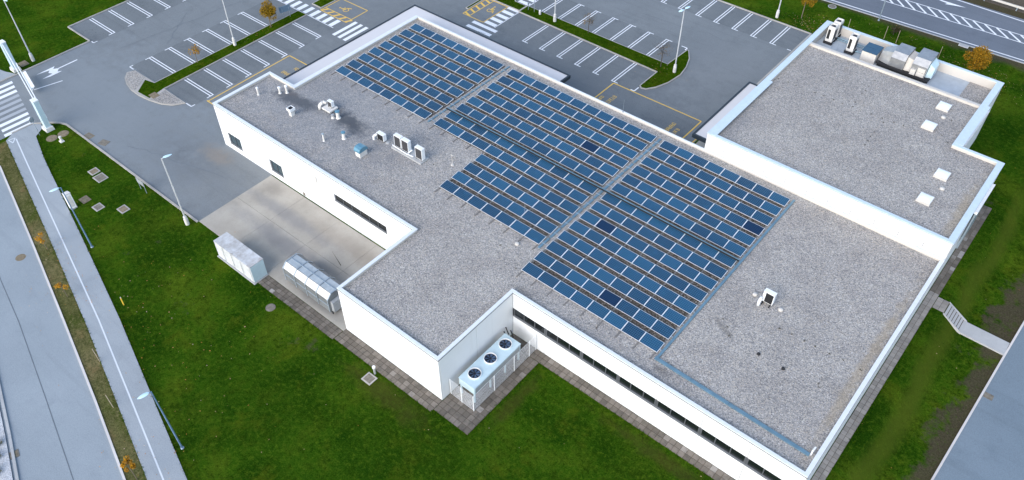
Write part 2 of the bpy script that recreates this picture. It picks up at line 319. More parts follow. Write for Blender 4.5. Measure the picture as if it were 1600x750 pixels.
# ------------------------------------------------------------------ mesh helpers
WL = {}          # world location of every object built
def tag(o, label=None, cat=None, group=None, kind=None):
    for a, b in (('label', label), ('category', cat), ('group', group), ('kind', kind)):
        if b: o[a] = b
    return o
def link(o, parent, loc):
    C.objects.link(o); loc = Vector(loc)
    if parent is not None:
        o.parent = parent; o.location = loc - WL[parent]
    else: o.location = loc
    WL[o] = loc
    return o
class MB:
    def __init__(s): s.v = []; s.f = []; s.mi = []; s.cur = 0
    def face(s, pts, mi=None):
        b = len(s.v); s.v += [tuple(q) for q in pts]; s.f.append(tuple(range(b, b + len(pts)))); s.mi.append(s.cur if mi is None else mi); return s
    def hexa(s, c):
        b = len(s.v); s.v += [tuple(q) for q in c]
        for q in ((3, 2, 1, 0), (4, 5, 6, 7), (0, 1, 5, 4), (1, 2, 6, 5), (2, 3, 7, 6), (3, 0, 4, 7)):
            s.f.append(tuple(b + i for i in q)); s.mi.append(s.cur)
        return s
    def box(s, x0, x1, y0, y1, z0, z1):
        return s.hexa([(x0, y0, z0), (x1, y0, z0), (x1, y1, z0), (x0, y1, z0), (x0, y0, z1), (x1, y0, z1), (x1, y1, z1), (x0, y1, z1)])
    def prism(s, poly, z0, z1, bottom=False):
        n = len(poly); b = len(s.v)
        s.v += [(q[0], q[1], z0) for q in poly] + [(q[0], q[1], z1) for q in poly]
        s.f.append(tuple(range(b + n, b + 2 * n))); s.mi.append(s.cur)
        if bottom: s.f.append(tuple(range(b + n - 1, b - 1, -1))); s.mi.append(s.cur)
        for i in range(n):
            j = (i + 1) % n; s.f.append((b + i, b + j, b + n + j, b + n + i)); s.mi.append(s.cur)
        return s
    def ring(s, outer, inner, z0, z1):
        n = len(outer); b = len(s.v)
        for pl, z in ((outer, z0), (outer, z1), (inner, z1), (inner, z0)): s.v += [(q[0], q[1], z) for q in pl]
        for i in range(n):
            j = (i + 1) % n
            for k_ in range(4):
                l_ = (k_ + 1) % 4
                s.f.append((b + k_ * n + i, b + k_ * n + j, b + l_ * n + j, b + l_ * n + i)); s.mi.append(s.cur)
        return s
    def tube(s, p0, p1, r0, r1=None, n=8, caps=True):
        r1 = r0 if r1 is None else r1; p0 = Vector(p0); p1 = Vector(p1); d = (p1 - p0)
        if d.length < 1e-6: return s
        d.normalize(); a = d.orthogonal().normalized(); c = d.cross(a); b = len(s.v)
        for pp, r in ((p0, r0), (p1, r1)):
            for i in range(n):
                t = 2 * math.pi * i / n; s.v.append(tuple(pp + r * (math.cos(t) * a + math.sin(t) * c)))
        for i in range(n):
            j = (i + 1) % n; s.f.append((b + i, b + j, b + n + j, b + n + i)); s.mi.append(s.cur)
        if caps:
            s.f.append(tuple(range(b + n - 1, b - 1, -1))); s.f.append(tuple(range(b + n, b + 2 * n))); s.mi += [s.cur, s.cur]
        return s
    def lathe(s, cx, cy, prof, n=16, sx=1.0, sy=1.0):
        b = len(s.v)
        for r, z in prof:
            for i in range(n):
                t = 2 * math.pi * i / n; s.v.append((cx + sx * r * math.cos(t), cy + sy * r * math.sin(t), z))
        for k_ in range(len(prof) - 1):
            for i in range(n):
                j = (i + 1) % n; s.f.append((b + k_ * n + i, b + k_ * n + j, b + (k_ + 1) * n + j, b + (k_ + 1) * n + i)); s.mi.append(s.cur)
        s.f.append(tuple(range(b + (len(prof) - 1) * n, b + len(prof) * n))); s.mi.append(s.cur)
        s.f.append(tuple(range(b + n - 1, b - 1, -1))); s.mi.append(s.cur)
        return s
    def extr(s, prof, x0, x1, axis='x'):
        """profile of (y,z) pushed along x, or (x,z) pushed along y"""
        n = len(prof); b = len(s.v)
        for q in (x0, x1):
            for u, z in prof: s.v.append((q, u, z) if axis == 'x' else (u, q, z))
        for i in range(n):
            j = (i + 1) % n; s.f.append((b + i, b + j, b + n + j, b + n + i)); s.mi.append(s.cur)
        s.f.append(tuple(range(b + n - 1, b - 1, -1))); s.f.append(tuple(range(b + n, b + 2 * n))); s.mi += [s.cur, s.cur]
        return s
    def mesh(s, name, mats, org=(0, 0, 0), smooth=False):
        me = bpy.data.meshes.new(name)
        me.from_pydata([(q[0] - org[0], q[1] - org[1], q[2] - org[2]) for q in s.v], [], s.f)
        for q in (mats if isinstance(mats, (list, tuple)) else [mats]): me.materials.append(MAT[q])
        if any(s.mi): me.polygons.foreach_set('material_index', s.mi)
        if smooth: me.polygons.foreach_set('use_smooth', [True] * len(s.f))
        me.update()
        return me
    def build(s, name, mats, parent=None, org=None, smooth=False, **kw):
        if org is None: org = WL[parent] if parent is not None else (0, 0, 0)
        me = s.mesh(name, mats, org, smooth)
        return tag(link(bpy.data.objects.new(name, me), parent, org), **kw)
def thing(name, loc, label, cat, group=None):
    o = bpy.data.objects.new(name, None); o.empty_display_size = 0.3
    link(o, None, loc); return tag(o, label, cat, group)
def inst(name, me, parent, loc, rot=(0, 0, 0), **kw):
    o = bpy.data.objects.new(name, me); link(o, parent, loc); o.rotation_euler = rot; return tag(o, **kw)
def offset_poly(poly, d):
    """move each edge i (i -> i+1) of a CCW polygon inwards by d[i]"""
    n = len(poly); out = []
    L = []
    for i in range(n):
        a = Vector(poly[i]); b = Vector(poly[(i + 1) % n]); t = (b - a).normalized(); nn = Vector((-t.y, t.x)); L.append((a + nn * d[i], t))
    for i in range(n):
        (a, t), (b, u) = L[i - 1], L[i]
        den = t.x * u.y - t.y * u.x
        w = ((b.x - a.x) * u.y - (b.y - a.y) * u.x) / den
        q = a + t * w; out.append((q.x, q.y))
    return out
def strip_poly(pts, w0, w1):
    """polygon between the polyline offset by w0 (right) and w1 (left)"""
    A, B = [], []
    for i, q in enumerate(pts):
        a = Vector(pts[max(0, i - 1)]); b = Vector(pts[min(len(pts) - 1, i + 1)]); t = (b - a).normalized(); nn = Vector((-t.y, t.x)); q = Vector(q)
        A.append(tuple(q + nn * w0)); B.append(tuple(q + nn * w1))
    return A, B
def strip(mb, pts, w0, w1, z0, z1):
    A, B = strip_poly(pts, w0, w1)
    for i in range(len(pts) - 1):
        q = [A[i], A[i + 1], B[i + 1], B[i]]
        mb.hexa([(a[0], a[1], z0) for a in q] + [(a[0], a[1], z1) for a in q])
    return mb
def flat(mb, pts, w0, w1, z):
    A, B = strip_poly(pts, w0, w1)
    for i in range(len(pts) - 1): mb.face([(a[0], a[1], z) for a in (A[i], A[i + 1], B[i + 1], B[i])])
    return mb
def arc(cx, cy, r, a0, a1, n=8):
    return [(cx + r * math.cos(math.radians(a0 + (a1 - a0) * i / n)), cy + r * math.sin(math.radians(a0 + (a1 - a0) * i / n))) for i in range(n + 1)]

# ------------------------------------------------------------------ terrain
RZ = -1.2        # level of the lower lane on the right
def gz(x, y):
    t = min(1, max(0, (x + 0.3) / 1.85)); t = t * t * (3 - 2 * t) * 0.4 + t * 0.6
    f = 1 - min(1, max(0, (y - 84) / 12)); f = f * f * (3 - 2 * f)
    return -0.02 * 0 - (1.2 * t + (0.08 if x > -0.25 else 0)) * f
xs = [-1800, -600, -250] + [-130 + 4 * i for i in range(33)] + [-1.2, -0.8, -0.3] + [-0.1 + 0.25 * i for i in range(9)] + [2.5, 4, 6, 10, 16, 40, 150, 500, 1800]
ys = [-1800, -500, -150, -60] + [-40 + 4 * i for i in range(45)] + [180, 300, 700, 1800]
xs = sorted(set(xs)); g = MB()
for y in ys:
    for x in xs: g.v.append((x, y, gz(x, y)))
nx = len(xs)
for j in range(len(ys) - 1):
    for i in range(nx - 1): g.f.append((j * nx + i, j * nx + i + 1, (j + 1) * nx + i + 1, (j + 1) * nx + i)); g.mi.append(0)
ground = g.build('ground', 'grass', kind='structure')

# ------------------------------------------------------------------ parking lot, roads, paths
AZ = 0.02
lot_poly = [(-96.4, 14), (-86.0, 14), (-85.9, 21.6), (-85.26, 22.05), (-84.64, 22.75), (-83.8, 23.4), (-83.0, 23.7), (-59.1, 23.75), (-59.1, 32.67), (-28.8, 34), (-28.8, 92.12), (-60, 92.12), (-60, 140), (-101.5, 140), (-101.5, 34.3), (-96.4, 34.3)]
lot = MB().prism(lot_poly, -0.3, AZ).build('parking_lot', 'asphalt', kind='structure')
# darker, oil-stained stall surfaces
for name_, q in (('stall_surface', (-101.4, -95.6, 34.4, 80)), ('stall_surface', (-87.6, -82.4, 34.5, 55.3)), ('stall_surface', (-80.5, -75.2, 34.5, 55.4)),
                 ('stall_surface', (-59.9, -39.05, 68.2, 73.15)), ('stall_surface', (-60, -38.8, 75.2, 79.8)), ('stall_surface', (-60, -28.95, 87.2, 92.05)),
                 ('stall_surface', (-41.5, -30.2, 62.2, 68.0))):
    MB().face([(q[0], q[2], AZ + 0.004), (q[1], q[2], AZ + 0.004), (q[1], q[3], AZ + 0.004), (q[0], q[3], AZ + 0.004)]).build(name_, 'stall_asphalt', lot)
PZ = AZ + 0.009
def stall_x(x_open, x_end, y, side):
    """double line along x, closed at x_end, with a short return bar"""
    b = MB(); h = 0.06; d = 0.17
    for yy in (y - d, y + d): b.face([(min(x_open, x_end), yy - h, PZ), (max(x_open, x_end), yy - h, PZ), (max(x_open, x_end), yy + h, PZ), (min(x_open, x_end), yy + h, PZ)])
    y0, y1 = (y - d - h - 0.45, y + d + h) if side < 0 else (y - d - h, y + d + h + 0.45)
    b.face([(x_end - h, y0, PZ + .002), (x_end + h, y0, PZ + .002), (x_end + h, y1, PZ + .002), (x_end - h, y1, PZ + .002)])
    b.build('stall_line', 'white_paint', lot)
def stall_y(y_open, y_end, x, side):
    b = MB(); h = 0.06; d = 0.17
    for xx in (x - d, x + d): b.face([(xx - h, min(y_open, y_end), PZ), (xx + h, min(y_open, y_end), PZ), (xx + h, max(y_open, y_end), PZ), (xx - h, max(y_open, y_end), PZ)])
    x0, x1 = (x - d - h - 0.45, x + d + h) if side < 0 else (x - d - h, x + d + h + 0.45)
    b.face([(x0, y_end - h, PZ + .002), (x1, y_end - h, PZ + .002), (x1, y_end + h, PZ + .002), (x0, y_end + h, PZ + .002)])
    b.build('stall_line', 'white_paint', lot)
for i in range(12): stall_x(-101.2, -95.85, 37.2 + 2.68 * i, -1)
for i in range(6): stall_x(-82.5, -87.5, 37.0 + 2.69 * i, -1)
for i in range(7): stall_x(-80.35, -75.3, 37.05 + 2.66 * i, -1)
for i in range(6): stall_y(73.0, 68.25, -55.2 + 2.66 * i, 1)
for i in range(7): stall_y(75.15, 79.8, -57.75 + 2.665 * i, 1)
for i in range(9): stall_y(92.0, 87.15, -52.4 + 2.6 * i, 1)
def line(name, pts, w, mat='white_paint', z=PZ, parent=lot):
    b = MB()
    for i in range(len(pts) - 1):
        flat(b, pts[i:i + 2], -w / 2, w / 2, z + 0.002 * (i % 2))
    return b.build(name, mat, parent)
line('corner_mark', [(-86.8, 34.3), (-87.6, 34.3), (-87.6, 34.75)], 0.12)
line('corner_mark', [(-76.3, 34.3), (-75.3, 34.3), (-75.3, 34.8)], 0.12)
line('corner_mark', [(-96.2, 34.4), (-95.7, 34.4), (-95.7, 34.9)], 0.12)
line('corner_mark', [(-39.4, 68.2), (-38.9, 68.2), (-38.9, 69.1)], 0.14)
line('corner_mark', [(-39.7, 79.7), (-38.9, 79.7), (-38.9, 79.2)], 0.14)
line('corner_mark', [(-29.5, 87.2), (-29.0, 87.2)], 0.14)
# yellow loading boxes
line('yellow_line', [(-74.7, 36.0), (-74.9, 47.9), (-68.0, 47.95)], 0.13, 'yellow_paint')
line('yellow_line', [(-74.9, 36.1), (-70.5, 36.0)], 0.13, 'yellow_paint', PZ + .004)
line('yellow_line', [(-41.6, 61.8), (-41.6, 68.0), (-30.12, 68.12), (-30.12, 62.5)], 0.14, 'yellow_paint')
line('yellow_line', [(-28.95, 65.2), (-28.95, 61.0)], 0.14, 'yellow_paint')
def block_letters(o, ux, uy, n, hgt, seed):
    """worn, illegible painted characters: n glyphs advancing along u"""
    r = random.Random(seed); b = MB(); u = Vector(ux); v = Vector(uy); o = Vector(o); adv = hgt * 0.62; sw = 0.05
    def bar(a0, b0, a1, b1): b.face([(*(o + u * a + v * c), PZ + .002) for a, c in ((a0, b0), (a1, b0), (a1, b1), (a0, b1))])
    for i in range(n):
        x0 = i * adv; w = hgt * 0.44
        bar(x0, 0, x0 + sw, hgt)
        t = r.random()
        if t > .2: bar(x0 + sw, hgt - sw, x0 + w, hgt)
        if t < .75: bar(x0 + sw, 0, x0 + w, sw)
        if r.random() > .4: bar(x0 + sw, hgt * .46, x0 + w, hgt * .46 + sw)
        if r.random() > .35: bar(x0 + w, sw, x0 + w + sw, hgt - sw)
    b.build('painted_writing', 'yellow_paint', lot)
block_letters((-40.85, 63.6), (0, 1), (-1, 0), 6, 0.42, 1); block_letters((-39.75, 63.3), (0, 1), (-1, 0), 9, 0.5, 2)
block_letters((-31.95, 63.4), (0, 1), (-1, 0), 9, 0.48, 3); block_letters((-31.1, 63.2), (0, 1), (-1, 0), 8, 0.45, 4)
block_letters((-72.9, 44.95), (1, 0), (0, 1), 7, 0.5, 5); block_letters((-72.3, 46.3), (1, 0), (0, 1), 5, 0.5, 6)
# zebra crossings inside the lot
for i in range(9):
    x = -86.6 + 1.24 * i
    MB().face([(x, 55.55, PZ), (x + .66, 55.55, PZ), (x + .66, 57.15, PZ), (x, 57.15, PZ)]).build('zebra_bar', 'white_paint', lot)
line('zebra_edge', [(-87, 55.45), (-75.6, 55.45)], 0.1)
for i in range(4):
    x = -74.6 + 0.98 * i
    MB().face([(x, 54.35, PZ), (x + .52, 54.35, PZ), (x + .52, 58.25, PZ), (x, 58.25, PZ)]).build('zebra_bar', 'white_paint', lot)
for i in range(8):
    y = 68.5 + 1.12 * i
    MB().face([(-61.85, y, PZ), (-60.1, y, PZ), (-60.1, y + .62, PZ), (-61.85, y + .62, PZ)]).build('zebra_bar', 'white_paint', lot)
line('zebra_edge', [(-60.0, 68.4), (-60.0, 77.2)], 0.1)
for i in range(2):
    y = 66.4 + 1.1 * i
    MB().face([(-63.1, y, PZ), (-59.15, y, PZ), (-59.15, y + .55, PZ), (-63.1, y + .55, PZ)]).build('zebra_bar', 'white_paint', lot)
# disabled bays
def bay(pts, hx):
    line('yellow_line', pts + [pts[0]], 0.12, 'yellow_paint')
    for a, b in hx: line('yellow_line', [a, b], 0.3, 'yellow_paint', PZ + .006)
bay([(-80.2, 57.35), (-75.3, 57.35), (-75.35, 61.1), (-80.2, 61.0)], [])
line('yellow_line', [(-80.2, 58.2), (-75.4, 58.25)], 0.11, 'yellow_paint', PZ + .004)
for i in range(5): line('yellow_line', [(-80.0 + i * 1.12, 57.4), (-79.55 + i * 1.12, 58.2)], 0.28, 'yellow_paint', PZ + .006)
bay([(-65.4, 68.45), (-61.95, 68.45), (-61.95, 73.3), (-65.4, 73.3)], [])
line('yellow_line', [(-64.35, 68.5), (-64.35, 73.3)], 0.11, 'yellow_paint', PZ + .004)
for i in range(5): line('yellow_line', [(-65.35, 68.9 + i * 1.0), (-64.4, 68.55 + i * 1.0)], 0.28, 'yellow_paint', PZ + .006)
def wheelchair(cx, cy, ux, uy):
    b = MB(); u = Vector(ux); v = Vector(uy); o = Vector((cx, cy))
    def P(a, c): q = o + u * a + v * c; return (q.x, q.y, PZ + .003)
    n = 14
    for i in range(n):
        if 3 <= i <= 4: continue
        t0, t1 = 2 * math.pi * i / n, 2 * math.pi * (i + 1) / n
        b.face([P(.42 * math.cos(t0), .42 * math.sin(t0)), P(.42 * math.cos(t1), .42 * math.sin(t1)), P(.32 * math.cos(t1), .32 * math.sin(t1)), P(.32 * math.cos(t0), .32 * math.sin(t0))])
    b.face([P(-.12, .1), P(.02, .1), P(.02, .85), P(-.12, .85)]); b.face([P(.02, .45), P(.4, .45), P(.4, .57), P(.02, .57)])
    b.face([P(.02, .12), P(.5, .12), P(.5, .25), P(.02, .25)]); b.face([P(.4, .12), P(.62, -.4), P(.75, -.34), P(.52, .2)])
    b.face([P(-.05 + .13 * math.cos(t), 1.05 + .13 * math.sin(t)) for t in [2 * math.pi * i / 8 for i in range(8)]])
    b.build('wheelchair_symbol', 'yellow_paint', lot)
wheelchair(-77.6, 59.4, (0, 1), (-1, 0)); wheelchair(-63.2, 71.2, (1, 0), (0, 1))
# entry lane arrow and lines
b = MB()
b.face([(-93.92, 28.75, PZ), (-93.74, 28.75, PZ), (-93.74, 31.15, PZ), (-93.92, 31.15, PZ)])
b.face([(-94.6, 27.45, PZ), (-94.62, 28.7, PZ), (-94.2, 28.3, PZ), (-93.83, 28.8, PZ), (-93.3, 28.35, PZ), (-93.0, 28.75, PZ), (-92.98, 27.35, PZ), (-93.35, 27.75, PZ), (-93.83, 27.5, PZ), (-94.25, 27.85, PZ)])
b.face([(-94.55, 26.4, PZ), (-94.25, 27.84, PZ), (-94.62, 27.44, PZ)]); b.face([(-93.2, 26.4, PZ), (-92.97, 27.34, PZ), (-93.35, 27.74, PZ)])
b.build('lane_arrow', 'white_paint', lot)
line('lane_line', [(-91.9, 24.75), (-91.1, 27.75)], 0.14)
for i in range(10):
    x = -95.6 + 1.02 * i; t = (x + 95.6) / 9.4
    MB().face([(x - .1, 20.6 - t * 2.2, PZ), (x + .44, 20.5 - t * 2.2, PZ), (x + .55, 23.85 - t * 2.4, PZ), (x, 23.95 - t * 2.4, PZ)]).build('zebra_bar', 'worn_white_paint' if 3 <= i <= 6 else 'white_paint', lot)
for x, y in ((-77.6, 22.9 + 1.6), (-80.2, 24.4), (-79.4, 36.6), (-82.0, 38.2)):
    pass

rc = random.Random(9)
for x0, y0, x1, y1, wd in ((-70, 64, -60, 66.5, .05), (-92, 36, -90, 52, .05), (-48, 83, -34, 84.5, .05), (-74.5, 26, -62, 29.5, .05), (-72, 50, -70.5, 66, .04), (-88.5, 40, -93, 46, .04)):
    pts = [(x0 + (x1 - x0) * i / 12 + rc.gauss(0, .12), y0 + (y1 - y0) * i / 12 + rc.gauss(0, .12)) for i in range(13)]
    flat(MB(), pts, -wd / 2, wd / 2, PZ + .004).build('sealed_crack', 'seam_tar', lot)
# lot kerbs
def kerb(pts, w=0.16, h=0.12, base=0.0, mat='kerb_stone', seg=1.0):
    """a run of separate kerb stones"""
    a0 = Vector((*pts[0], 0)); root = bpy.data.objects.new('kerb', None); link(root, None, a0); tag(root, kind='structure')
    acc = []
    for i in range(len(pts) - 1):
        a = Vector(pts[i]); c = Vector(pts[i + 1]); L = (c - a).length; n = max(1, round(L / seg))
        for j in range(n): acc.append((a + (c - a) * (j / n), a + (c - a) * ((j + 1) / n)))
    nst = 0; rest = MB()
    for a, c in acc:
        t = (c - a).normalized(); nn = Vector((-t.y, t.x)) * w / 2; g_ = t * 0.008
        q = [a + g_ - nn, c - g_ - nn, c - g_ + nn, a + g_ + nn]; hh = h + random.uniform(-.006, .006)
        mb = MB() if nst < 60 else rest
        mb.hexa([(e.x, e.y, base - .2) for e in q] + [(e.x, e.y, base + hh) for e in q])
        if nst < 60: mb.build('kerb_stone', mat, root)
        nst += 1
    if rest.v: rest.build('kerb_stone_run', mat, root, kind='stuff')
    return root
kerb([(-96.4, 16.5), (-96.4, 34.3)], seg=2); kerb([(-101.5, 60), (-101.5, 34.3), (-96.4, 34.3)], seg=2)
kerb([(-85.3, 22.1), (-84.64, 22.75), (-83.8, 23.4), (-83.0, 23.7), (-59.1, 23.75)], w=0.2, seg=1.5)
kerb([(-60, 92.2), (-28.7, 92.2)], seg=1.5); kerb([(-28.72, 92.1), (-28.72, 73.0)], w=0.22, seg=1.5)
tan = MB().face([(-28.6, 58, .012), (-25, 58, .012), (-25, 84, .012), (-28.6, 84, .012)]).build('paved_apron', 'yard_concrete', kind='structure')
# planted islands
def island(name, outline, grass):
    k_ = MB().prism(outline, -0.2, 0.13).build(name, 'kerb_stone', kind='structure')
    inner = offset_poly(outline, [0.13] * len(outline))
    MB().prism(inner, 0.10, 0.145).build('turf', grass, k_)
    return k_
i1 = [(-86.7, 33.4), (-85.9, 32.6), (-84.8, 32.1), (-83.3, 31.75), (-81.6, 31.7), (-79.8, 31.95), (-78.2, 32.4), (-77.0, 33.1), (-76.3, 34.25), (-80.45, 34.3), (-80.5, 55.4), (-82.2, 55.35), (-82.4, 34.3), (-86.3, 34.25)]
isl1 = MB().prism(i1, -0.2, 0.13).build('planted_island', 'kerb_stone', kind='structure')
MB().prism(offset_poly([(-83.9, 33.95), (-82.3, 31.9), (-80.0, 32.05), (-80.45, 34.3), (-80.5, 55.4), (-82.2, 55.35), (-82.4, 34.3)], [.13] * 7), .10, .15).build('turf', 'island_grass', isl1)
MB().prism(offset_poly([(-86.7, 33.4), (-85.9, 32.6), (-84.8, 32.1), (-83.3, 31.8), (-82.5, 31.8), (-83.95, 33.95), (-82.5, 34.2), (-86.3, 34.25)], [.12] * 8), .10, .142).build('cobbled_nose', 'upper_gravel', isl1)
MB().prism(offset_poly([(-79.9, 31.98), (-78.2, 32.4), (-77.0, 33.1), (-76.3, 34.25), (-80.3, 34.3)], [.12] * 5), .10, .142).build('cobbled_nose', 'upper_gravel', isl1)
i2 = [(-60.1, 73.2), (-39.0, 72.95), (-39.0, 69.4), (-38.6, 69.05), (-38.0, 69.25), (-37.3, 70.3), (-36.7, 72.0), (-36.45, 74.2), (-36.75, 76.0), (-37.4, 77.8), (-38.4, 79.3), (-38.7, 79.3), (-38.9, 75.2), (-60.1, 75.15)]
isl2 = island('planted_island', i2, 'island_grass')
isl3 = island('planted_island', [(-66.0, 69.6), (-65.5, 69.55), (-65.5, 73.4), (-60.1, 73.4), (-60.1, 75.0), (-62.0, 75.0), (-66.0, 79)], 'island_grass')
isl4 = island('planted_island', [(-82.2, 57.6), (-80.4, 57.6), (-80.4, 75), (-82.2, 75)], 'island_grass')
MB().prism([(-82.3, 75.1), (-80.3, 75.1), (-80.3, 75.4), (-82.3, 75.4)], 0, .05).build('kerb_end', 'kerb_stone', lot)

# loading yard
YD = bpy.data.objects.new('loading_yard', None); link(YD, None, (-48.8, 28, 0)); tag(YD, kind='structure')
for i in range(4):
    x0 = -59.08 + i * 5.16; x1 = x0 + 5.14
    for y0, y1 in ((23.9 if i < 1 else 23.74, 28.3), (28.32, 32.55)):
        z = AZ + 0.03 + 0.003 * ((i * 2 + (y0 > 25)) % 3)
        MB().box(x0, x1, y0, y1, -0.2, z).build('concrete_slab', 'yard_concrete', YD)
MB().face([(-46.7, 29.5, .058), (-46.4, 29.4, .058), (-44.2, 28.6, .058), (-44.3, 28.72, .058)]).build('drain_slot', 'soil', YD)

# public road, verge and cycle path (left)
kp = [(-110, 23.05), (-96, 19.4), (-81.76, 15.66), (-68.81, 12.27), (-57.69, 9.25), (-48.14, 6.6), (-40.43, 4.35), (-25, -0.25), (0, -7.7)]
road = flat(MB(), kp, -9.6, 0.0, 0.012).build('road', 'road_asphalt', kind='structure')
flat(MB(), [(-75, 10.4), (-66.27, 8.05), (-60.59, 6.75), (-51.96, 4.4), (-43.3, 1.97), (-30, -1.9)], -0.04, 0.04, 0.017).build('road_seam', 'seam_tar', road)
kerb(kp[2:8], w=0.17, h=0.10, mat='pale_kerb', seg=1.6)
vp = [(-85.3, 18.1), (-81.58, 17.13), (-67.03, 13.3), (-56.37, 10.4), (-47.4, 7.8), (-39.18, 5.4), (-24, 0.9)]
sp_ = [(-83.58, 20.54), (-79.17, 19.13), (-65.35, 15.47), (-54.05, 12.38), (-44.0, 9.36), (-36.93, 7.26), (-22, 2.8)]
vk = [(-85.4, 16.65), (-81.76, 15.74), (-68.81, 12.35), (-57.69, 9.33), (-48.14, 6.68), (-40.43, 4.43), (-25, -0.15)]
b = MB()
for i in range(6): b.face([(*vk[i], .03), (*vk[i + 1], .03), (*vp[i + 1], .035), (*vp[i], .035)])
verge = b.build('verge', 'verge_grass', kind='structure')
b = MB()
for i in range(6): b.face([(*vp[i], .055), (*vp[i + 1], .055), (*sp_[i + 1], .055), (*sp_[i], .055)])
b.face([(-85.3, 18.1, .055), (-83.58, 20.54, .055), (-84.4, 21.7, .055), (-85.2, 22.0, .055), (-85.9, 21.4, .055), (-86.0, 19.2, .055)])
path = b.build('cycle_path', 'path_asphalt', kind='structure')
wl = [(-84.76, 18.95), (-80.71, 17.86), (-66.88, 14.22), (-55.44, 11.2), (-46.17, 8.48), (-38.26, 6.15), (-23, 1.6)]
flat(MB(), wl, -0.06, 0.06, 0.06).build('path_line', 'path_paint', path)
line('yield_triangle', [(-85.2, 18.3), (-85.0, 18.95), (-84.35, 18.4), (-85.2, 18.3)], 0.1, 'path_paint', 0.06, path)
kerb([(-86.05, 19.1), (-85.95, 21.4), (-85.3, 22.1)], w=0.14, seg=1.2)
MB().prism([(-100, 22.2), (-96.5, 21.0), (-96.5, 25.0), (-98.0, 24.4), (-100, 24.0)], -.1, .05).build('footpath', 'path_asphalt', kind='structure')
# gutter and planted gravel on the far side of the road
gp = [(-62, 4.6), (-55.58, 2.55), (-50.5, 0.85), (-46.42, -0.62), (-38, -3.6)]
flat(MB(), gp, -0.25, 0.12, 0.02).build('gutter', 'road_asphalt', kind='structure')
kerb(gp, w=0.2, h=0.13, mat='concrete', seg=1.4)
flat(MB(), gp, -6, -0.28, 0.10).build('gravel_bed', 'white_gravel', kind='structure')

# lane on the right, below the bank
rk = [(2.5, -20), (3.6, 15), (4.72, 42.7), (5.26, 57.9), (5.5, 64), (6.1, 84)]
flat(MB(), rk, -9.0, 0.0, RZ - 0.03).build('lane', 'lane_asphalt', kind='structure')
kerb(rk[1:5], w=0.16, h=0.12, base=RZ - .05, mat='pale_kerb', seg=1.6)
# main road at the top right
rA = lambda x: 102.0 + (x + 24) * 0.048
mr = MB(); mr.face([(-120, rA(-120) - .6, .012), (30, rA(30) - .6, .012), (30, 113.2, .012), (-120, 111.0, .012)])
main_road = mr.build('main_road', 'main_road_asphalt', kind='structure')
kerb([(-40, rA(-40) - .65), (6, rA(6) - .65)], w=0.15, h=.06, mat='concrete', seg=1.5)
LZ = 0.018
line('edge_line', [(-60, rA(-60)), (20, rA(20))], 0.18, 'white_paint', LZ, main_road)
line('edge_line', [(-50, 112.6), (-17.6, 112.2), (-9.3, 112.0), (10, 111.7)], 0.18, 'white_paint', LZ, main_road)
hl = lambda x: 105.95 + (x + 23.4) * 0.052
hu = lambda x: 107.9 + (x + 22.67) * 0.045
line('hatch_line', [(-40, hl(-40)), (10, hl(10))], 0.13, 'white_paint', LZ, main_road)
line('hatch_line', [(-40, hu(-40)), (10, hu(10))], 0.13, 'white_paint', LZ, main_road)
for i in range(30):
    x = -38.5 + i * 1.42
    line('hatch_bar', [(x, hu(x) - .07), (x + 1.85, hl(x + 1.85) + .07)], 0.24, 'white_paint', LZ + .002, main_road)
b = MB(); b.face([(-19.5, 110.85, LZ), (-16.15, 110.9, LZ), (-18.6, 110.1, LZ), (-18.4, 110.5, LZ), (-19.5, 110.6, LZ)]); b.face([(-23, 110.7, LZ), (-19.4, 110.65, LZ), (-19.4, 110.8, LZ), (-23, 110.85, LZ)])
b.build('lane_arrow', 'white_paint', main_road)
MB().face([(-120, 113.5, .02), (60, 114.5, .02), (60, 150, 1.2), (-120, 150, 1.2)]).build('roadside_bank', 'soil', kind='structure')

# ------------------------------------------------------------------ main building
ZP = 5.3; ZG = 5.0
main_poly = [(-66.9, 32.67), (-38.45, 32.67), (-38.45, 24.03), (-27.3, 24.03), (-27.3, 32.67), (-2.15, 32.67), (-2.15, 58.08), (-63.0, 58.08), (-63.0, 40.0), (-66.9, 40.0)]
HALL = thing('commercial_building', (-33, 45, 0), 'long white flat-roofed commercial building carrying the solar panels on its gravel roof', 'building')
NE_ = len(main_poly)
MB().prism(offset_poly(main_poly, [0.16] * NE_), -0.3, 4.9).build('wall_core', 'dark_trim', HALL)
capw = [.30, .30, .28, .30, .28, .32, .20, .48, .30, .36]
MB().ring(offset_poly(main_poly, [0.05] * NE_), offset_poly(main_poly, [w - .03 for w in capw]), 4.8, ZP - .10).build('parapet', 'parapet_render', HALL)
MB().ring(main_poly, offset_poly(main_poly, capw), ZP - .098, ZP).build('parapet_cap', 'cap_metal', HALL)
MB().ring(offset_poly(main_poly, [-0.02] * NE_), offset_poly(main_poly, [.04] * NE_), ZP - .15, ZP - .1).build('drip_edge', 'window_frame', HALL)
MB().prism(offset_poly(main_poly, [w - .05 for w in capw]), 4.6, ZG).build('roof', 'roof_gravel', HALL)

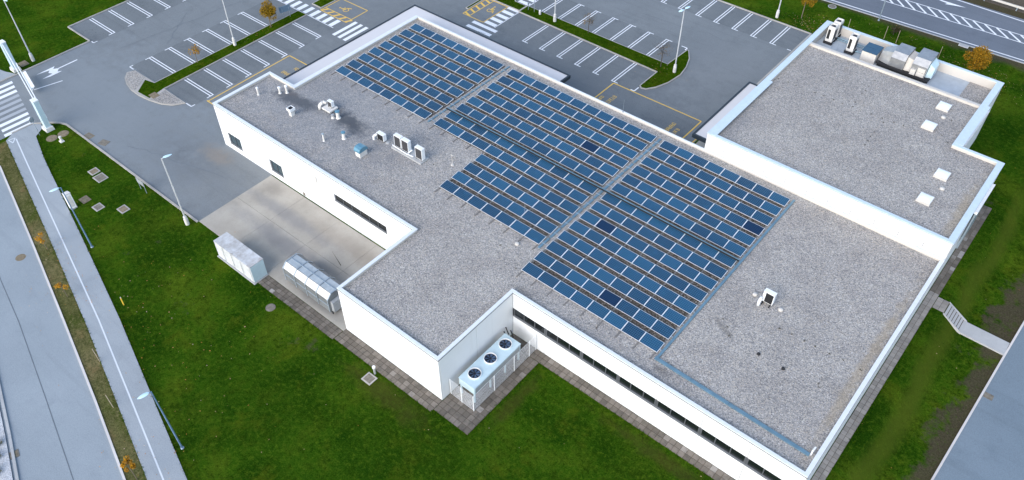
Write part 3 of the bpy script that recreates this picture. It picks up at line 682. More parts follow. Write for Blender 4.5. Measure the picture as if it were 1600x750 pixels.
def panel_x(parent, y, out, x0, x1, z0, z1, mat='white_wall', th=.10):
    g_ = .016
    y0, y1 = (y, y + th) if out < 0 else (y - th, y)
    return MB().box(x0 + g_, x1 - g_, y0, y1, z0 + g_, z1 - g_).build('wall_panel', mat, parent)
def panel_y(parent, x, out, y0, y1, z0, z1, mat='white_wall', th=.10):
    g_ = .016
    x0, x1 = (x, x + th) if out < 0 else (x - th, x)
    return MB().box(x0, x1, y0 + g_, y1 - g_, z0 + g_, z1 - g_).build('wall_panel', mat, parent)
def window_x(parent, y, x0, x1, z0, z1, n, rec=.13, glass='window_glass', mid=0.5):
    """recessed aluminium window facing -y with n panes"""
    f = MB(); fr = .06; yb = y + rec
    f.box(x0, x1, yb - .05, yb + .02, z0, z0 + fr); f.box(x0, x1, yb - .05, yb + .02, z1 - fr, z1)
    w = (x1 - x0) / n
    for i in range(n + 1):
        hw = .07 if i in (0, n) else .035
        cx = min(max(x0 + i * w, x0 + hw), x1 - hw)
        f.box(cx - hw, cx + hw, yb - .055, yb + .02, z0 + fr, z1 - fr)
    wo = f.build('window', 'window_frame', parent)
    for i in range(n):
        MB().face([(x0 + i * w, yb - .012, z0 + fr), (x0 + (i + 1) * w, yb - .012, z0 + fr), (x0 + (i + 1) * w, yb - .012, z1 - fr), (x0 + i * w, yb - .012, z1 - fr)]).build('pane', glass, wo)
    MB().hexa([(x0, y - .03, z0 - .03), (x1, y - .03, z0 - .03), (x1, yb - .05, z0 - .03), (x0, yb - .05, z0 - .03), (x0, y - .03, z0 - .005), (x1, y - .03, z0 - .005), (x1, yb - .05, z0 + .02), (x0, yb - .05, z0 + .02)]).build('sill', 'sill_metal', wo)
    return wo
T5 = ZP - .14
# front of the long wing (ribbon window)
YF = 32.70
sm = [-27.325, -24.0, -20.45, -17.0, -13.58, -9.87, -6.15, -2.2]
for a, b_ in zip(sm, sm[1:]):
    panel_x(HALL, YF, -1, a, b_, -.1, 2.32); panel_x(HALL, YF, -1, a, b_, 3.32, T5)
    window_x(HALL, YF, a + .01, b_ - .01, 2.36, 3.31, 3)
# yard front
YW = 32.70
for a, b_, gap in ((-66.86, -65.65, None), (-65.65, -63.6, (.75, 2.2)), (-63.6, -61.2, None), (-61.2, -58.9, None), (-58.9, -57.0, (.75, 2.2)), (-57.0, -53.0, None), (-53.0, -49.05, None), (-49.05, -42.05, (2.36, 3.26)), (-42.05, -38.5, None)):
    if gap is None: panel_x(HALL, YW, -1, a, b_, -.1, T5)
    else:
        panel_x(HALL, YW, -1, a, b_, -.1, gap[0]); panel_x(HALL, YW, -1, a, b_, gap[1], T5)
        window_x(HALL, YW, a + .01, b_ - .01, gap[0] + .03, gap[1] - .01, 2 if b_ - a < 3 else 6, glass='tinted_glass' if b_ - a < 3 else 'window_glass')
lv = MB(); lv.box(-52.28, -51.28, YW - .03, YW - .002, 3.25, 4.02)
lvo = lv.build('vent_louvre', 'grey_metal', HALL)
for i in range(6): MB().hexa([(-52.22, YW - .07, 3.3 + i * .115), (-51.34, YW - .07, 3.3 + i * .115), (-51.34, YW - .032, 3.36 + i * .115), (-52.22, YW - .032, 3.36 + i * .115), (-52.22, YW - .07, 3.32 + i * .115), (-51.34, YW - .07, 3.32 + i * .115), (-51.34, YW - .032, 3.38 + i * .115), (-52.22, YW - .032, 3.38 + i * .115)]).build('slat', 'tan_metal', lvo)
MB().box(-54.22, -53.9, YW - .03, YW - .002, .12, .5).build('wall_vent', 'cast_iron', HALL)
MB().box(-56.42, -56.3, YW - .10, YW - .002, 3.2, 3.3).build('wall_light', 'white_metal', HALL)
MB().box(-60.0, -59.88, YW - .10, YW - .002, 2.72, 2.82).build('wall_light', 'white_metal', HALL)
# cold-store block
for a, b_ in zip([-38.42, -34.72, -31.08], [-34.72, -31.08, -27.33]):
    panel_x(HALL, 24.06, -1, a, b_, -.1, 3.55); panel_x(HALL, 24.06, -1, a, b_, 3.55, T5)
for a, b_ in ((24.17, 28.3), (28.3, 32.71)): panel_y(HALL, -27.33, 1, a, b_, -.1, T5)
panel_y(HALL, -38.42, -1, 24.17, 32.69, -.1, T5)
for i in range(7): panel_y(HALL, -2.18, 1, 32.8 + 3.6 * i, min(58.05, 32.8 + 3.6 * (i + 1)), -.1, T5)
panel_y(HALL, -66.87, -1, 32.8, 39.97, -.1, T5); panel_y(HALL, -62.97, -1, 40.05, 58.05, -.1, T5)
MB().box(-66.75, -63.0, 39.87, 39.97, -.1, T5).build('wall_panel', 'white_wall', HALL); MB().box(-62.95, -24.95, 57.95, 58.05, -.1, T5).build('wall_panel', 'white_wall', HALL)
# canopies
def canopy(parent, poly, z):
    n = len(poly)
    c = MB().ring(poly, offset_poly(poly, [.22] * n), z - .42, z).build('canopy', 'dark_trim', parent)
    MB().prism(offset_poly(poly, [.222] * n), z - .34, z - .05, bottom=True).build('canopy_deck', 'canopy_top', c)
canopy(HALL, [(-66.85, 40.03), (-63.03, 40.03), (-63.03, 58.11), (-43.2, 58.11), (-43.2, 61.6), (-66.85, 61.6)], 3.75)

# ------------------------------------------------------------------ upper building
UP = 7.1
up_poly = [(-24.9, 58.14), (-2.15, 58.14), (-2.15, 71.2), (-6.1, 71.2), (-6.1, 84.05), (-24.9, 84.05)]
SHOP = thing('annex_building', (-14, 70, 0), 'taller white annex block with gravel roof, skylights and rooftop plant enclosure', 'building')
MB().prism(offset_poly(up_poly, [.16] * 6), -.3, 6.0).build('wall_core', 'dark_trim', SHOP)
uw = [.34, .55, .34, .62, .36, .60]
MB().ring(offset_poly(up_poly, [.05] * 6), offset_poly(up_poly, [w - .03 for w in uw]), 5.9, UP - .08).build('parapet', 'parapet_render', SHOP)
MB().ring(up_poly, offset_poly(up_poly, uw), UP - .078, UP).build('parapet_cap', 'blue_cap', SHOP)
MB().ring(offset_poly(up_poly, [-.012] * 6), offset_poly(up_poly, [.04] * 6), UP - .11, UP - .08).build('drip_edge', 'galvanised', SHOP)
MB().box(-24.6, -24.02, 58.2, 69.5, UP - .06, UP + .012).build('wide_cap', 'blue_cap', SHOP)
MB().box(-6.5, -5.85, 71.3, 79.0, UP - .06, UP + .012).build('wide_cap', 'blue_cap', SHOP)
MB().prism([(-24.4, 58.4), (-2.6, 58.4), (-2.6, 70.95), (-6.6, 70.95), (-6.6, 78.8), (-24.4, 78.8)], 6.2, 6.75).build('roof', 'upper_gravel', SHOP)
MB().prism([(-24.4, 78.6), (-6.6, 78.6), (-6.6, 83.8), (-24.4, 83.8)], 5.8, 6.1).build('plant_deck', 'roof_membrane', SHOP)
MB().box(-9.0, -6.65, 79.1, 83.75, 6.0, 6.16).build('plant_gravel', 'upper_gravel', SHOP)
dv = MB().box(-24.33, -6.68, 78.62, 78.9, 6.0, 7.0).build('dividing_wall', 'parapet_render', SHOP)
MB().box(-24.30, -6.70, 78.58, 78.94, 7.002, 7.04).build('wall_cap', 'tan_metal', dv)
su = [-24.86, -22.95, -20.85, -18.77, -16.66, -14.56, -12.58, -10.48, -8.38, -6.28, -4.18, -2.2]
for a, b_ in zip(su, su[1:]): panel_x(SHOP, 58.16, -1, a, b_, 5.32, UP - .12, 'upper_wall')
MB().box(-24.87, -2.2, 58.17, 58.27, -.1, 5.31).build('wall_panel', 'white_wall', SHOP)
for i in range(4): panel_y(SHOP, -2.18, 1, 58.3 + 3.2 * i, 58.3 + 3.2 * (i + 1), -.1, UP - .12)
for i in range(4): panel_y(SHOP, -6.13, 1, 71.2 + 3.2 * i, 71.2 + 3.2 * (i + 1), -.1, UP - .12)
panel_y(SHOP, -24.87, -1, 58.3, 84.0, -.1, UP - .12)
MB().box(-24.8, -6.2, 83.9, 84.0, -.1, UP - .12).build('wall_panel', 'white_wall', SHOP)
MB().box(-6.0, -2.2, 71.06, 71.16, -.1, UP - .12).build('wall_panel', 'white_wall', SHOP)
aw = MB().box(-2.16, -1.9, 63.75, 68.4, 6.35, 6.62).build('shutter_box', 'white_metal', SHOP)
MB().box(-2.1, -1.96, 64.0, 68.1, 2.0, 6.35).build('shutter_guide', 'galvanised', SHOP)
MB().box(-6.08, -5.78, 72.5, 79.3, 6.2, 6.5).build('shutter_box', 'white_metal', SHOP)
canopy(SHOP, [(-27.6, 60.9), (-24.92, 60.9), (-24.92, 72.6), (-27.6, 72.6)], 3.95)

# ------------------------------------------------------------------ solar rows
TILT = math.radians(7); PW, PH = 1.624, 1.03
gl = MB().face([(-PW / 2 + .02, -PH / 2 + .015, .0), (PW / 2 - .02, -PH / 2 + .015, .0), (PW / 2 - .02, PH / 2 - .015, .0), (-PW / 2 + .02, PH / 2 - .015, .0)])
gl.face([(-PW / 2 + .02, PH / 2 - .015, -.03), (PW / 2 - .02, PH / 2 - .015, -.03), (PW / 2 - .02, -PH / 2 + .015, -.03), (-PW / 2 + .02, -PH / 2 + .015, -.03)])
ME_G = gl.mesh('solar_panel', 'solar_cells'); ME_D = gl.mesh('solar_panel_dark', 'solar_cells_dark')
f_ = MB()
for s in (-1, 1):
    f_.box(min(s * PW / 2, s * (PW / 2 - .034)), max(s * PW / 2, s * (PW / 2 - .034)), -PH / 2, PH / 2, -.04, .006)
    f_.box(-PW / 2 + .034, PW / 2 - .034, min(s * PH / 2, s * (PH / 2 - .018)), max(s * PH / 2, s * (PH / 2 - .018)), -.04, .006)
ME_F = f_.mesh('panel_frame', 'alu_frame')
def rail_mesh(front):
    r = MB(); y0 = -1.28 if front else -.8
    r.box(-.05, .05, y0, .55, 0, .06); r.box(-.02, .02, -.50, -.46, .055, .125); r.box(-.02, .02, .40, .44, .055, .235)
    r.hexa([(-.022, -.48, .10), (.022, -.48, .10), (.022, .46, .215), (-.022, .46, .215), (-.022, -.48, .13), (.022, -.48, .13), (.022, .46, .245), (-.022, .46, .245)])
    return r.mesh('mounting_rail', 'rail_metal')
ME_R = rail_mesh(False); ME_RF = rail_mesh(True)
ORD = ['first', 'second', 'third', 'fourth', 'fifth', 'sixth', 'seventh', 'eighth', 'ninth', 'tenth', 'eleventh', 'twelfth', 'thirteenth', 'fourteenth']
NUM = {7: 'seven', 8: 'eight', 11: 'eleven'}
def solar_row(block, k, x0, n, pitch, front, darks):
    yc = 56.75 - 1.59 * k - .49; zc = ZG + .20
    lab = '%s row from the back in the %s block of solar panels, %s panels long' % (ORD[k], block, NUM[n])
    row = thing('solar_panel_row', (x0, yc, ZG), lab, 'solar panels', 'rows of solar panels on the roof')
    for i in range(n):
        d = i in darks
        po = inst('solar_panel', ME_D if d else ME_G, row, (x0 + (i + .5) * pitch, yc, zc + random.uniform(-.004, .004)),
                  (TILT + random.uniform(-.006, .006), random.uniform(-.003, .003), random.uniform(-.002, .002)))
        if d: po['label'] = 'darker navy replacement panel'
        fo = bpy.data.objects.new('panel_frame', ME_F); C.objects.link(fo); fo.parent = po; WL[fo] = WL[po]
    for i in range(n + 1):
        inst('mounting_rail', ME_RF if front else ME_R, row, (x0 + min(max(i, .08), n - .08) * pitch, yc, ZG))
for k_ in range(8): solar_row('left', k_, -61.85, 8, 1.664, k_ == 7, ())
for k_ in range(8): solar_row('middle', k_, -47.4, 11, 1.648, k_ == 7, (8,) if k_ == 3 else ())
for k_ in range(8, 12): solar_row('middle', k_, -40.62, 7, 1.648, k_ == 11, ())
for k_ in range(14): solar_row('right', k_, -28.42, 8, 1.638, k_ == 13, {3: (7,), 8: (1,), 12: (4,)}.get(k_, ()))
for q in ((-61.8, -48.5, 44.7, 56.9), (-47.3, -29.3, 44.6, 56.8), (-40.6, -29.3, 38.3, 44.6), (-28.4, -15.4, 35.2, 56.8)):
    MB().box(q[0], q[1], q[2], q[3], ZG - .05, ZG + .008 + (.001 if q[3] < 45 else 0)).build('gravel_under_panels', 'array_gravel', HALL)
def tray(loc, label, boxes, clips=()):
    t = thing('cable_tray', loc, label, 'cable tray')
    for q in boxes: MB().box(*q).build('tray_run', 'tray_blue', t)
    for q in clips: MB().box(*q).build('clamp', 'galvanised', t)
tray((-48.1, 50, ZG), 'grey-blue cable tray between the left and middle solar blocks', [(-48.2, -48.04, 44.6 + 1.59 * i, 46.0 + 1.59 * i, ZG + .02, ZG + .10) for i in range(8)],
     [(-48.45, -47.5, 56.1 - 1.59 * i, 56.18 - 1.59 * i, ZG + .102, ZG + .13) for i in range(8)])
tray((-28.9, 48, ZG), 'grey-blue cable tray between the middle and right solar blocks', [(-29.02, -28.80, 38.0 + 1.59 * i, 39.4 + 1.59 * i, ZG + .02, ZG + .11) for i in range(12)],
     [(-29.2, -28.45, 56.1 - 1.59 * i, 56.18 - 1.59 * i, ZG + .112, ZG + .14) for i in range(12)])
tray((-15.05, 46, ZG), 'long grey-blue cable tray along the right end of the solar blocks', [(-15.16, -14.96, 34.7, 57.1, ZG + .02, ZG + .11)],
     [(-15.32, -15.18, 56.1 - 1.59 * i, 56.2 - 1.59 * i, ZG + .08, ZG + .12) for i in range(14)])
tray((-31.5, 47.05, ZG), 'narrow raised cable tray crossing over the middle and right solar blocks', [(-47.9, -15.1, 47.08, 47.18, ZG + .42, ZG + .47)],
     [(-47.5 + 3.3 * i, -47.42 + 3.3 * i, 47.1, 47.16, ZG + .01, ZG + .415) for i in range(10)])
MB().box(-47.9, -15.1, 46.94, 47.075, ZG + .40, ZG + .45).build('tray_shadow_strip', 'rubber', [o for o in C.objects if o.name == 'cable_tray.003'][0])  # black strip added beside the raised tray to stand for its shadow line
ft = thing('cable_tray', (-9, 34.5, ZG), 'pale blue cable tray running along the front parapet to the near corner', 'cable tray')
for i in range(4):
    a = -15.2 + i * 3.1; MB().hexa([(a, 34.5 - i * .05, ZG + .02), (a + 3.08, 34.45 - i * .05, ZG + .02), (a + 3.08, 34.72 - i * .05, ZG + .02), (a, 34.77 - i * .05, ZG + .02), (a, 34.5 - i * .05, ZG + .12), (a + 3.08, 34.45 - i * .05, ZG + .12), (a + 3.08, 34.72 - i * .05, ZG + .12), (a, 34.77 - i * .05, ZG + .12)]).build('tray_run', 'tray_blue', ft)
MB().tube((-2.75, 34.55, ZG), (-2.75, 34.55, ZG + .5), .06).tube((-2.75, 34.55, ZG + .5), (-2.72, 34.95, ZG + .5), .06).build('conduit_bend', 'white_metal', ft)

# ------------------------------------------------------------------ rooftop equipment
def split_unit(parent, x0, x1, y0, y1, z0, z1, gm_='unit_grille', gl_=.06):
    """condenser whose grille faces -y"""
    body = MB().box(x0, x1, y0, y1, z0, z1).build('casing', 'white_metal', parent)
    w = x1 - x0; h_ = z1 - z0
    MB().box(x0 + gl_ * w, x1 - .06 * w, y0 - .012, y0 + .01, z0 + .04 * h_, z1 - .06 * h_).build('grille', gm_, body)
    MB().box(x0 - .015, x1 + .015, y0 - .015, y1 + .015, z1 - .03, z1 + .012).build('lid', 'white_metal', body)
    for q in (x0 + .12 * w, x1 - .12 * w): MB().box(q - .03, q + .03, y0 - .03, y1 + .03, z0 - .08, z0 - .002).build('foot', 'rubber', body)
t = thing('condenser_bank', (-46, 40, ZG), 'three white condenser units in a row on one long concrete pad', 'condenser')
MB().box(-48.0, -44.1, 39.42, 40.5, ZG, ZG + .16).build('pad', 'concrete', t)
for x in (-47.85, -46.85, -45.05): split_unit(t, x, x + .88, 39.75, 40.15, ZG + .25, ZG + 1.5)
pp = MB().tube((-48.0, 39.6, ZG + .3), (-46.2, 39.55, ZG + .24), .05).tube((-46.2, 39.55, ZG + .24), (-45.6, 39.5, ZG + .35), .05).tube((-45.6, 39.5, ZG + .35), (-45.2, 39.6, ZG + .3), .05).tube((-45.95, 39.62, ZG + .3), (-45.7, 40.0, ZG + .6), .05)
pp.build('pipe', 'white_metal', t)
t = thing('condenser_unit', (-49.4, 39.7, ZG), 'single low white condenser beside the row of three, with white pipe elbow', 'condenser')
split_unit(t, -50.0, -49.1, 39.5, 39.9, ZG + .12, ZG + .85, 'grille_black')
MB().tube((-50.25, 39.3, ZG), (-50.25, 39.3, ZG + .4), .13).tube((-50.25, 39.3, ZG + .4), (-50.1, 39.55, ZG + .55), .12).build('pipe_elbow', 'white_metal', t)
MB().lathe(-48.85, 39.75, [(.2, ZG), (.2, ZG + .06), (.1, ZG + .1)], 12).build('roof_drain', 'concrete', HALL)
t = thing('condenser_unit', (-57, 39.7, ZG), 'small white condenser on a square pad with a fat bent duct, near the soot stain', 'condenser')
MB().box(-57.7, -56.5, 39.2, 40.3, ZG + .18, ZG + .34).build('pad', 'off_white', t)
MB().box(-57.5, -56.7, 39.4, 40.1, ZG, ZG + .178).build('pad_base', 'concrete', t)
split_unit(t, -57.35, -56.75, 39.75, 40.1, ZG + .44, ZG + 1.05)
MB().tube((-58.0, 39.2, ZG), (-58.0, 39.2, ZG + .45), .17, n=12).tube((-58.0, 39.2, ZG + .45), (-57.85, 39.6, ZG + .75), .17, n=12).tube((-57.85, 39.6, ZG + .75), (-57.5, 39.75, ZG + .7), .15, n=12).build('bent_duct', 'off_white', t, smooth=True)
def pipe_vent(x, y, h_, r, label, cap='copper_blue', body='off_white', hood=True):
    t = thing('roof_vent', (x, y, ZG), label, 'roof vent')
    MB().lathe(x, y, [(r * 1.5, ZG), (r * 1.2, ZG + .06), (r, ZG + .1), (r, ZG + h_ - .16)], 12).build('stack', body, t)
    if hood: MB().lathe(x, y, [(r * 1.35, ZG + h_ - .158), (r * 1.35, ZG + h_ - .06), (r * .4, ZG + h_)], 12).build('cowl', cap, t)
    else: MB().lathe(x, y, [(r * 1.15, ZG + h_ - .158), (r * 1.15, ZG + h_)], 12).build('rim', 'grey_metal', t)
pipe_vent(-55.5, 39.4, .9, .18, 'stout vent stack with blue cowl beside the square condenser pad')
pipe_vent(-55.9, 39.05, .42, .13, 'short capped vent stub next to the blue-cowled stack by the pad', hood=False)
pipe_vent(-52.6, 37.55, .85, .16, 'lone vent pipe with blue cowl between the pad and the copper hood')
pipe_vent(-53.8, 36.05, .95, .09, 'slim vent pipe with pale cap nearest the yard parapet', cap='galvanised')
pipe_vent(-64.8, 36.8, .95, .10, 'slim leaning vent pipe at the far left corner of the roof', cap='white_metal')
pipe_vent(-63.3, 38.4, .8, .12, 'left one of two vent pipes by the inner parapet corner', cap='white_metal')
pipe_vent(-62.8, 38.9, .92, .12, 'right one of two vent pipes by the inner parapet corner', cap='white_metal')
t = thing('chimney', (-59.4, 36.75, ZG), 'square white chimney with black open top on the left roof', 'chimney')
MB().box(-59.62, -59.2, 36.55, 36.97, ZG, ZG + .6).build('shaft', 'off_white', t)
MB().ring([(-59.72, 36.45), (-59.1, 36.45), (-59.1, 37.07), (-59.72, 37.07)], [(-59.65, 36.52), (-59.17, 36.52), (-59.17, 37.0), (-59.65, 37.0)], ZG + .62, ZG + .9).build('collar', 'white_metal', t)
MB().box(-59.64, -59.18, 36.53, 36.99, ZG + .602, ZG + .87).build('flue', 'grille_black', t)
t = thing('exhaust_hood', (-49.45, 36.95, ZG), 'exhaust housing with a rounded copper-blue hood near the yard parapet', 'exhaust hood')
MB().box(-49.8, -49.15, 36.5, 37.4, ZG, ZG + .6).build('housing', 'off_white', t)
hd = [(36.42, ZG + .602), (37.5, ZG + .602), (37.5, ZG + .75), (37.35, ZG + .98), (37.1, ZG + 1.08), (36.8, ZG + 1.08), (36.55, ZG + .98), (36.42, ZG + .78)]
MB().extr([(x + 12.9 - 99.5, z) if 0 else (x, z) for x, z in hd], -49.86, -49.09).build('hood', 'copper_blue', t)
MB().extr([(36.5, ZG + .62), (37.4, ZG + .62), (37.28, ZG + .92), (37.05, ZG + 1.02), (36.85, ZG + 1.02), (36.6, ZG + .92)], -49.9, -49.862).build('hood_end', 'grey_metal', t)
t = thing('thin_mast', (-41.8, 41.3, ZG), 'thin short mast on a round foot in front of the middle solar block', 'mast')
MB().lathe(-41.8, 41.3, [(.17, ZG), (.17, ZG + .07), (.05, ZG + .1)], 12).build('foot', 'tan_metal', t)
MB().tube((-41.8, 41.3, ZG + .1), (-41.8, 41.3, ZG + 1.25), .022).tube((-41.95, 41.3, ZG + 1.2), (-41.65, 41.3, ZG + 1.2), .02).build('rod', 'tan_metal', t)
for x, y, h_, lab in ((-34.0, 58.0 - .12, 1.5, 'thin lightning rod on the back parapet above the yellow writing'), (-32.4, 40.4, 1.6, 'thin lightning rod standing among the middle block panels')):
    t = thing('lightning_rod', (x, y, ZG), lab, 'rod')
    zb = ZP if y > 57 else ZG
    MB().lathe(x, y, [(.09, zb), (.09, zb + .05)], 8).build('foot', 'concrete', t); MB().tube((x, y, zb + .05), (x, y, zb + h_), .014, .006, 6).build('rod', 'galvanised', t)
t = thing('condenser_unit', (-11.1, 44.5, ZG), 'lone white condenser with black grille on the open gravel at right', 'condenser')
split_unit(t, -11.75, -10.85, 44.55, 44.95, ZG + .25, ZG + 1.35, 'grille_black', .24)
MB().tube((-11.75, 44.1, ZG + .02), (-11.75, 44.1, ZG + .5), .12, n=12).tube((-11.75, 44.1, ZG + .5), (-11.75, 44.45, ZG + .72), .12, n=12).build('pipe_elbow', 'white_metal', t, smooth=True)
fo = MB()
for x in (-11.6, -11.0): fo.box(x - .03, x + .03, 44.35, 45.05, ZG, ZG + .16)
fo.build('stand', 'rubber', t)
for x, y, lab in ((-12.45, 44.95, 'round pale roof cap to the left of the lone condenser'), (-10.15, 44.8, 'round pale roof cap to the right of the lone condenser'), (-30.6, 37.2, 'round pale roof cap beside the front end of the middle solar block')):
    tag(MB().lathe(x, y, [(.2, ZG), (.2, ZG + .1), (.15, ZG + .16), (.05, ZG + .18)], 14).build('vent_dome', 'tan_metal', org=(x, y, ZG), smooth=True), lab, 'roof cap', 'round roof caps')
for i, (x, y) in enumerate(((-7.43, 39.8), (-9.45, 39.85))):
    tag(MB().lathe(x, y, [(.14, ZG), (.13, ZG + .1), (.06, ZG + .14)], 10).build('roof_drain_cap', 'rubber', org=(x, y, ZG)), ['black drain cap on the gravel nearer the right parapet', 'black drain cap on the gravel nearer the solar blocks'][i], 'drain cap', 'black drain caps')
# upper roof
USK = [(-9.4, 76.6, 'farthest of the four skylights on the annex roof'), (-9.4, 72.7, 'second farthest skylight on the annex roof, beside a pale cap'), (-5.95, 66.4, 'second nearest skylight on the annex roof, beside a pale cap'), (-5.95, 62.3, 'nearest of the four skylights on the annex roof')]
for x, y, lab in USK:
    t = thing('skylight', (x, y, 6.75), 'white domed ' + lab if 'skylight' in lab else lab, 'skylight', 'skylights on the annex roof')
    MB().box(x - .58, x + .58, y - .62, y + .62, 6.7, 6.98).build('kerb', 'tan_metal', t)
    d = MB(); n = 6
    P = [[(x - .55 + 1.1 * i / n, y - .59 + 1.18 * j / n, 6.985 + .16 * (1 - abs(2 * i / n - 1) ** 3) * (1 - abs(2 * j / n - 1) ** 3)) for i in range(n + 1)] for j in range(n + 1)]
    for j in range(n):
        for i in range(n): d.face([P[j][i], P[j][i + 1], P[j + 1][i + 1], P[j + 1][i]])
    d.build('dome', 'skylight_dome', t)
for x, y, lab in ((-8.85, 74.95, 'round pale cap between the two far skylights'), (-5.3, 64.65, 'round pale cap between the two near skylights')):
    tag(MB().lathe(x, y, [(.22, 6.74), (.22, 6.85), (.15, 6.92), (.04, 6.94)], 14).build('vent_dome', 'tan_metal', org=(x, y, 6.75), smooth=True), lab, 'roof cap', 'round roof caps')
PD = 6.1
def tall_condenser(x0, x1, y0, y1, label):
    t = thing('tall_condenser', ((x0 + x1) / 2, (y0 + y1) / 2, PD), label, 'condenser', 'tall condensers in the plant enclosure')
    z0, z1 = PD + .3, PD + 1.95
    MB().box(x0 - .1, x1 + .1, y0 - .1, y1 + .1, PD, PD + .28).build('stand', 'rubber', t)
    bd = MB().box(x0, x1, y0, y1, z0, z1).build('casing', 'off_white', t)
    MB().box(x0 + .08, x0 + .36, y0 - .015, y0 + .01, z0 + .3, z1 - .25).build('grille', 'grille_black', bd)
    MB().box(x1 - .01, x1 + .015, y0 + .1, y1 - .1, z0 + .2, z1 - .25).build('coil', 'unit_grille', bd)
    MB().ring([(x0 + .02, y0 + .02), (x1 - .02, y0 + .02), (x1 - .02, y1 - .02), (x0 + .02, y1 - .02)], [(x0 + .1, y0 + .1), (x1 - .1, y0 + .1), (x1 - .1, y1 - .1), (x0 + .1, y1 - .1)], z1 + .002, z1 + .12).build('fan_shroud', 'off_white', bd)
    MB().lathe((x0 + x1) / 2, (y0 + y1) / 2, [(.24, z1 + .003), (.22, z1 + .04), (.06, z1 + .05)], 14).build('fan', 'unit_grille', bd)
tall_condenser(-23.7, -22.95, 81.2, 82.1, 'nearer of two tall white condensers in the left corner of the plant enclosure')
tall_condenser(-23.7, -22.95, 82.55, 83.45, 'farther of two tall white condensers in the left corner of the plant enclosure')
tall_condenser(-21.15, -20.4, 80.8, 81.7, 'tall white condenser with black grille standing alone in the plant enclosure')
t = thing('pipe_run', (-21.5, 82.2, PD), 'blue-grey pipes running along the plant enclosure floor', 'pipes')
MB().tube((-23, 82.7, PD + .25), (-19.2, 82.8, PD + .25), .06).tube((-23, 82.5, PD + .15), (-19.3, 82.55, PD + .15), .05).tube((-20.4, 81.4, PD + .2), (-19.3, 81.6, PD + .2), .06).build('pipe', 'tray_blue', t)
MB().tube((-22.6, 80.6, PD), (-22.6, 80.6, PD + .7), .02).tube((-22.0, 80.7, PD), (-22.0, 80.7, PD + .8), .02).tube((-22.6, 80.6, PD + .7), (-22.3, 81.3, PD + .75), .02).build('thin_pipe', 'galvanised', t)
t = thing('air_intake_box', (-18.6, 81.2, PD), 'cream plant box with dark blue lid left of the foil ducts', 'plant box')
MB().box(-19.35, -17.85, 80.3, 82.1, PD, PD + 1.25).build('casing', 'tan_metal', t)
for y0, y1 in ((80.25, 81.18), (81.22, 82.15)): MB().box(-19.4, -17.8, y0, y1, PD + 1.252, PD + 1.33).build('lid', 'navy_lid', t)
t = thing('air_handling_unit', (-15, 81.5, PD), 'large foil-clad air handling unit with angular ducts on a black base', 'air handler')
MB().box(-17.6, -12.3, 80.6, 82.9, PD, PD + .42).build('base_frame', 'grille_black', t)
MB().hexa([(-17.7, 80.45, PD + .3), (-12.3, 80.25, PD + .3), (-12.3, 80.6, PD + .3), (-17.7, 80.6, PD + .3), (-17.7, 80.45, PD + .5), (-12.3, 80.25, PD + .5), (-12.3, 80.6, PD + .5), (-17.7, 80.6, PD + .5)]).build('front_rail', 'rubber', t)
def chunk(name, x0, x1, ya, yb, za, zb, mat, ch=.45, taper=0):
    prof = [(ya, za), (yb, za), (yb, zb - .1), (yb - .2, zb), (ya + ch, zb), (ya, zb - ch)]
    return MB().extr(prof, x0, x1).build(name, mat, t)
z0 = PD + .44
MB().hexa([(-17.75, 81.0, z0), (-16.5, 80.7, z0), (-16.5, 83.0, z0), (-17.75, 82.4, z0), (-17.6, 81.3, z0 + 1.0), (-16.5, 81.1, z0 + 1.35), (-16.5, 82.8, z0 + 1.35), (-17.6, 82.2, z0 + 1.0)]).build('intake_cone', 'duct_foil', t)
chunk('duct_section', -16.48, -15.0, 80.6, 83.2, z0, z0 + 1.55, 'duct_foil', .5)
MB().hexa([(-14.98, 80.8, z0), (-14.3, 80.9, z0), (-14.3, 82.9, z0), (-14.98, 83.0, z0), (-14.98, 81.2, z0 + 1.3), (-14.3, 81.3, z0 + 1.15), (-14.3, 82.6, z0 + 1.15), (-14.98, 82.9, z0 + 1.3)]).build('connector', 'tan_metal', t)
chunk('fan_section', -14.28, -12.75, 80.5, 83.3, z0, z0 + 1.8, 'duct_foil', .55)
MB().box(-14.2, -13.7, 80.25, 80.48, z0 + .15, z0 + .75).build('control_box', 'tan_metal', t)
for a in (0, 1): MB().box(-13.6 + .0, -12.85, 80.455, 80.498, z0 + .08 + .5 * a, z0 + .53 + .5 * a).build('access_panel', 'tan_metal', t)
MB().hexa([(-12.73, 80.9, z0), (-12.2, 81.2, z0 - .1), (-12.2, 82.6, z0 - .1), (-12.73, 83.0, z0), (-12.73, 81.2, z0 + 1.4), (-12.2, 81.3, z0 + 1.0), (-12.2, 82.5, z0 + 1.0), (-12.73, 82.8, z0 + 1.4)]).build('outlet_cone', 'pale_blue_metal', t)

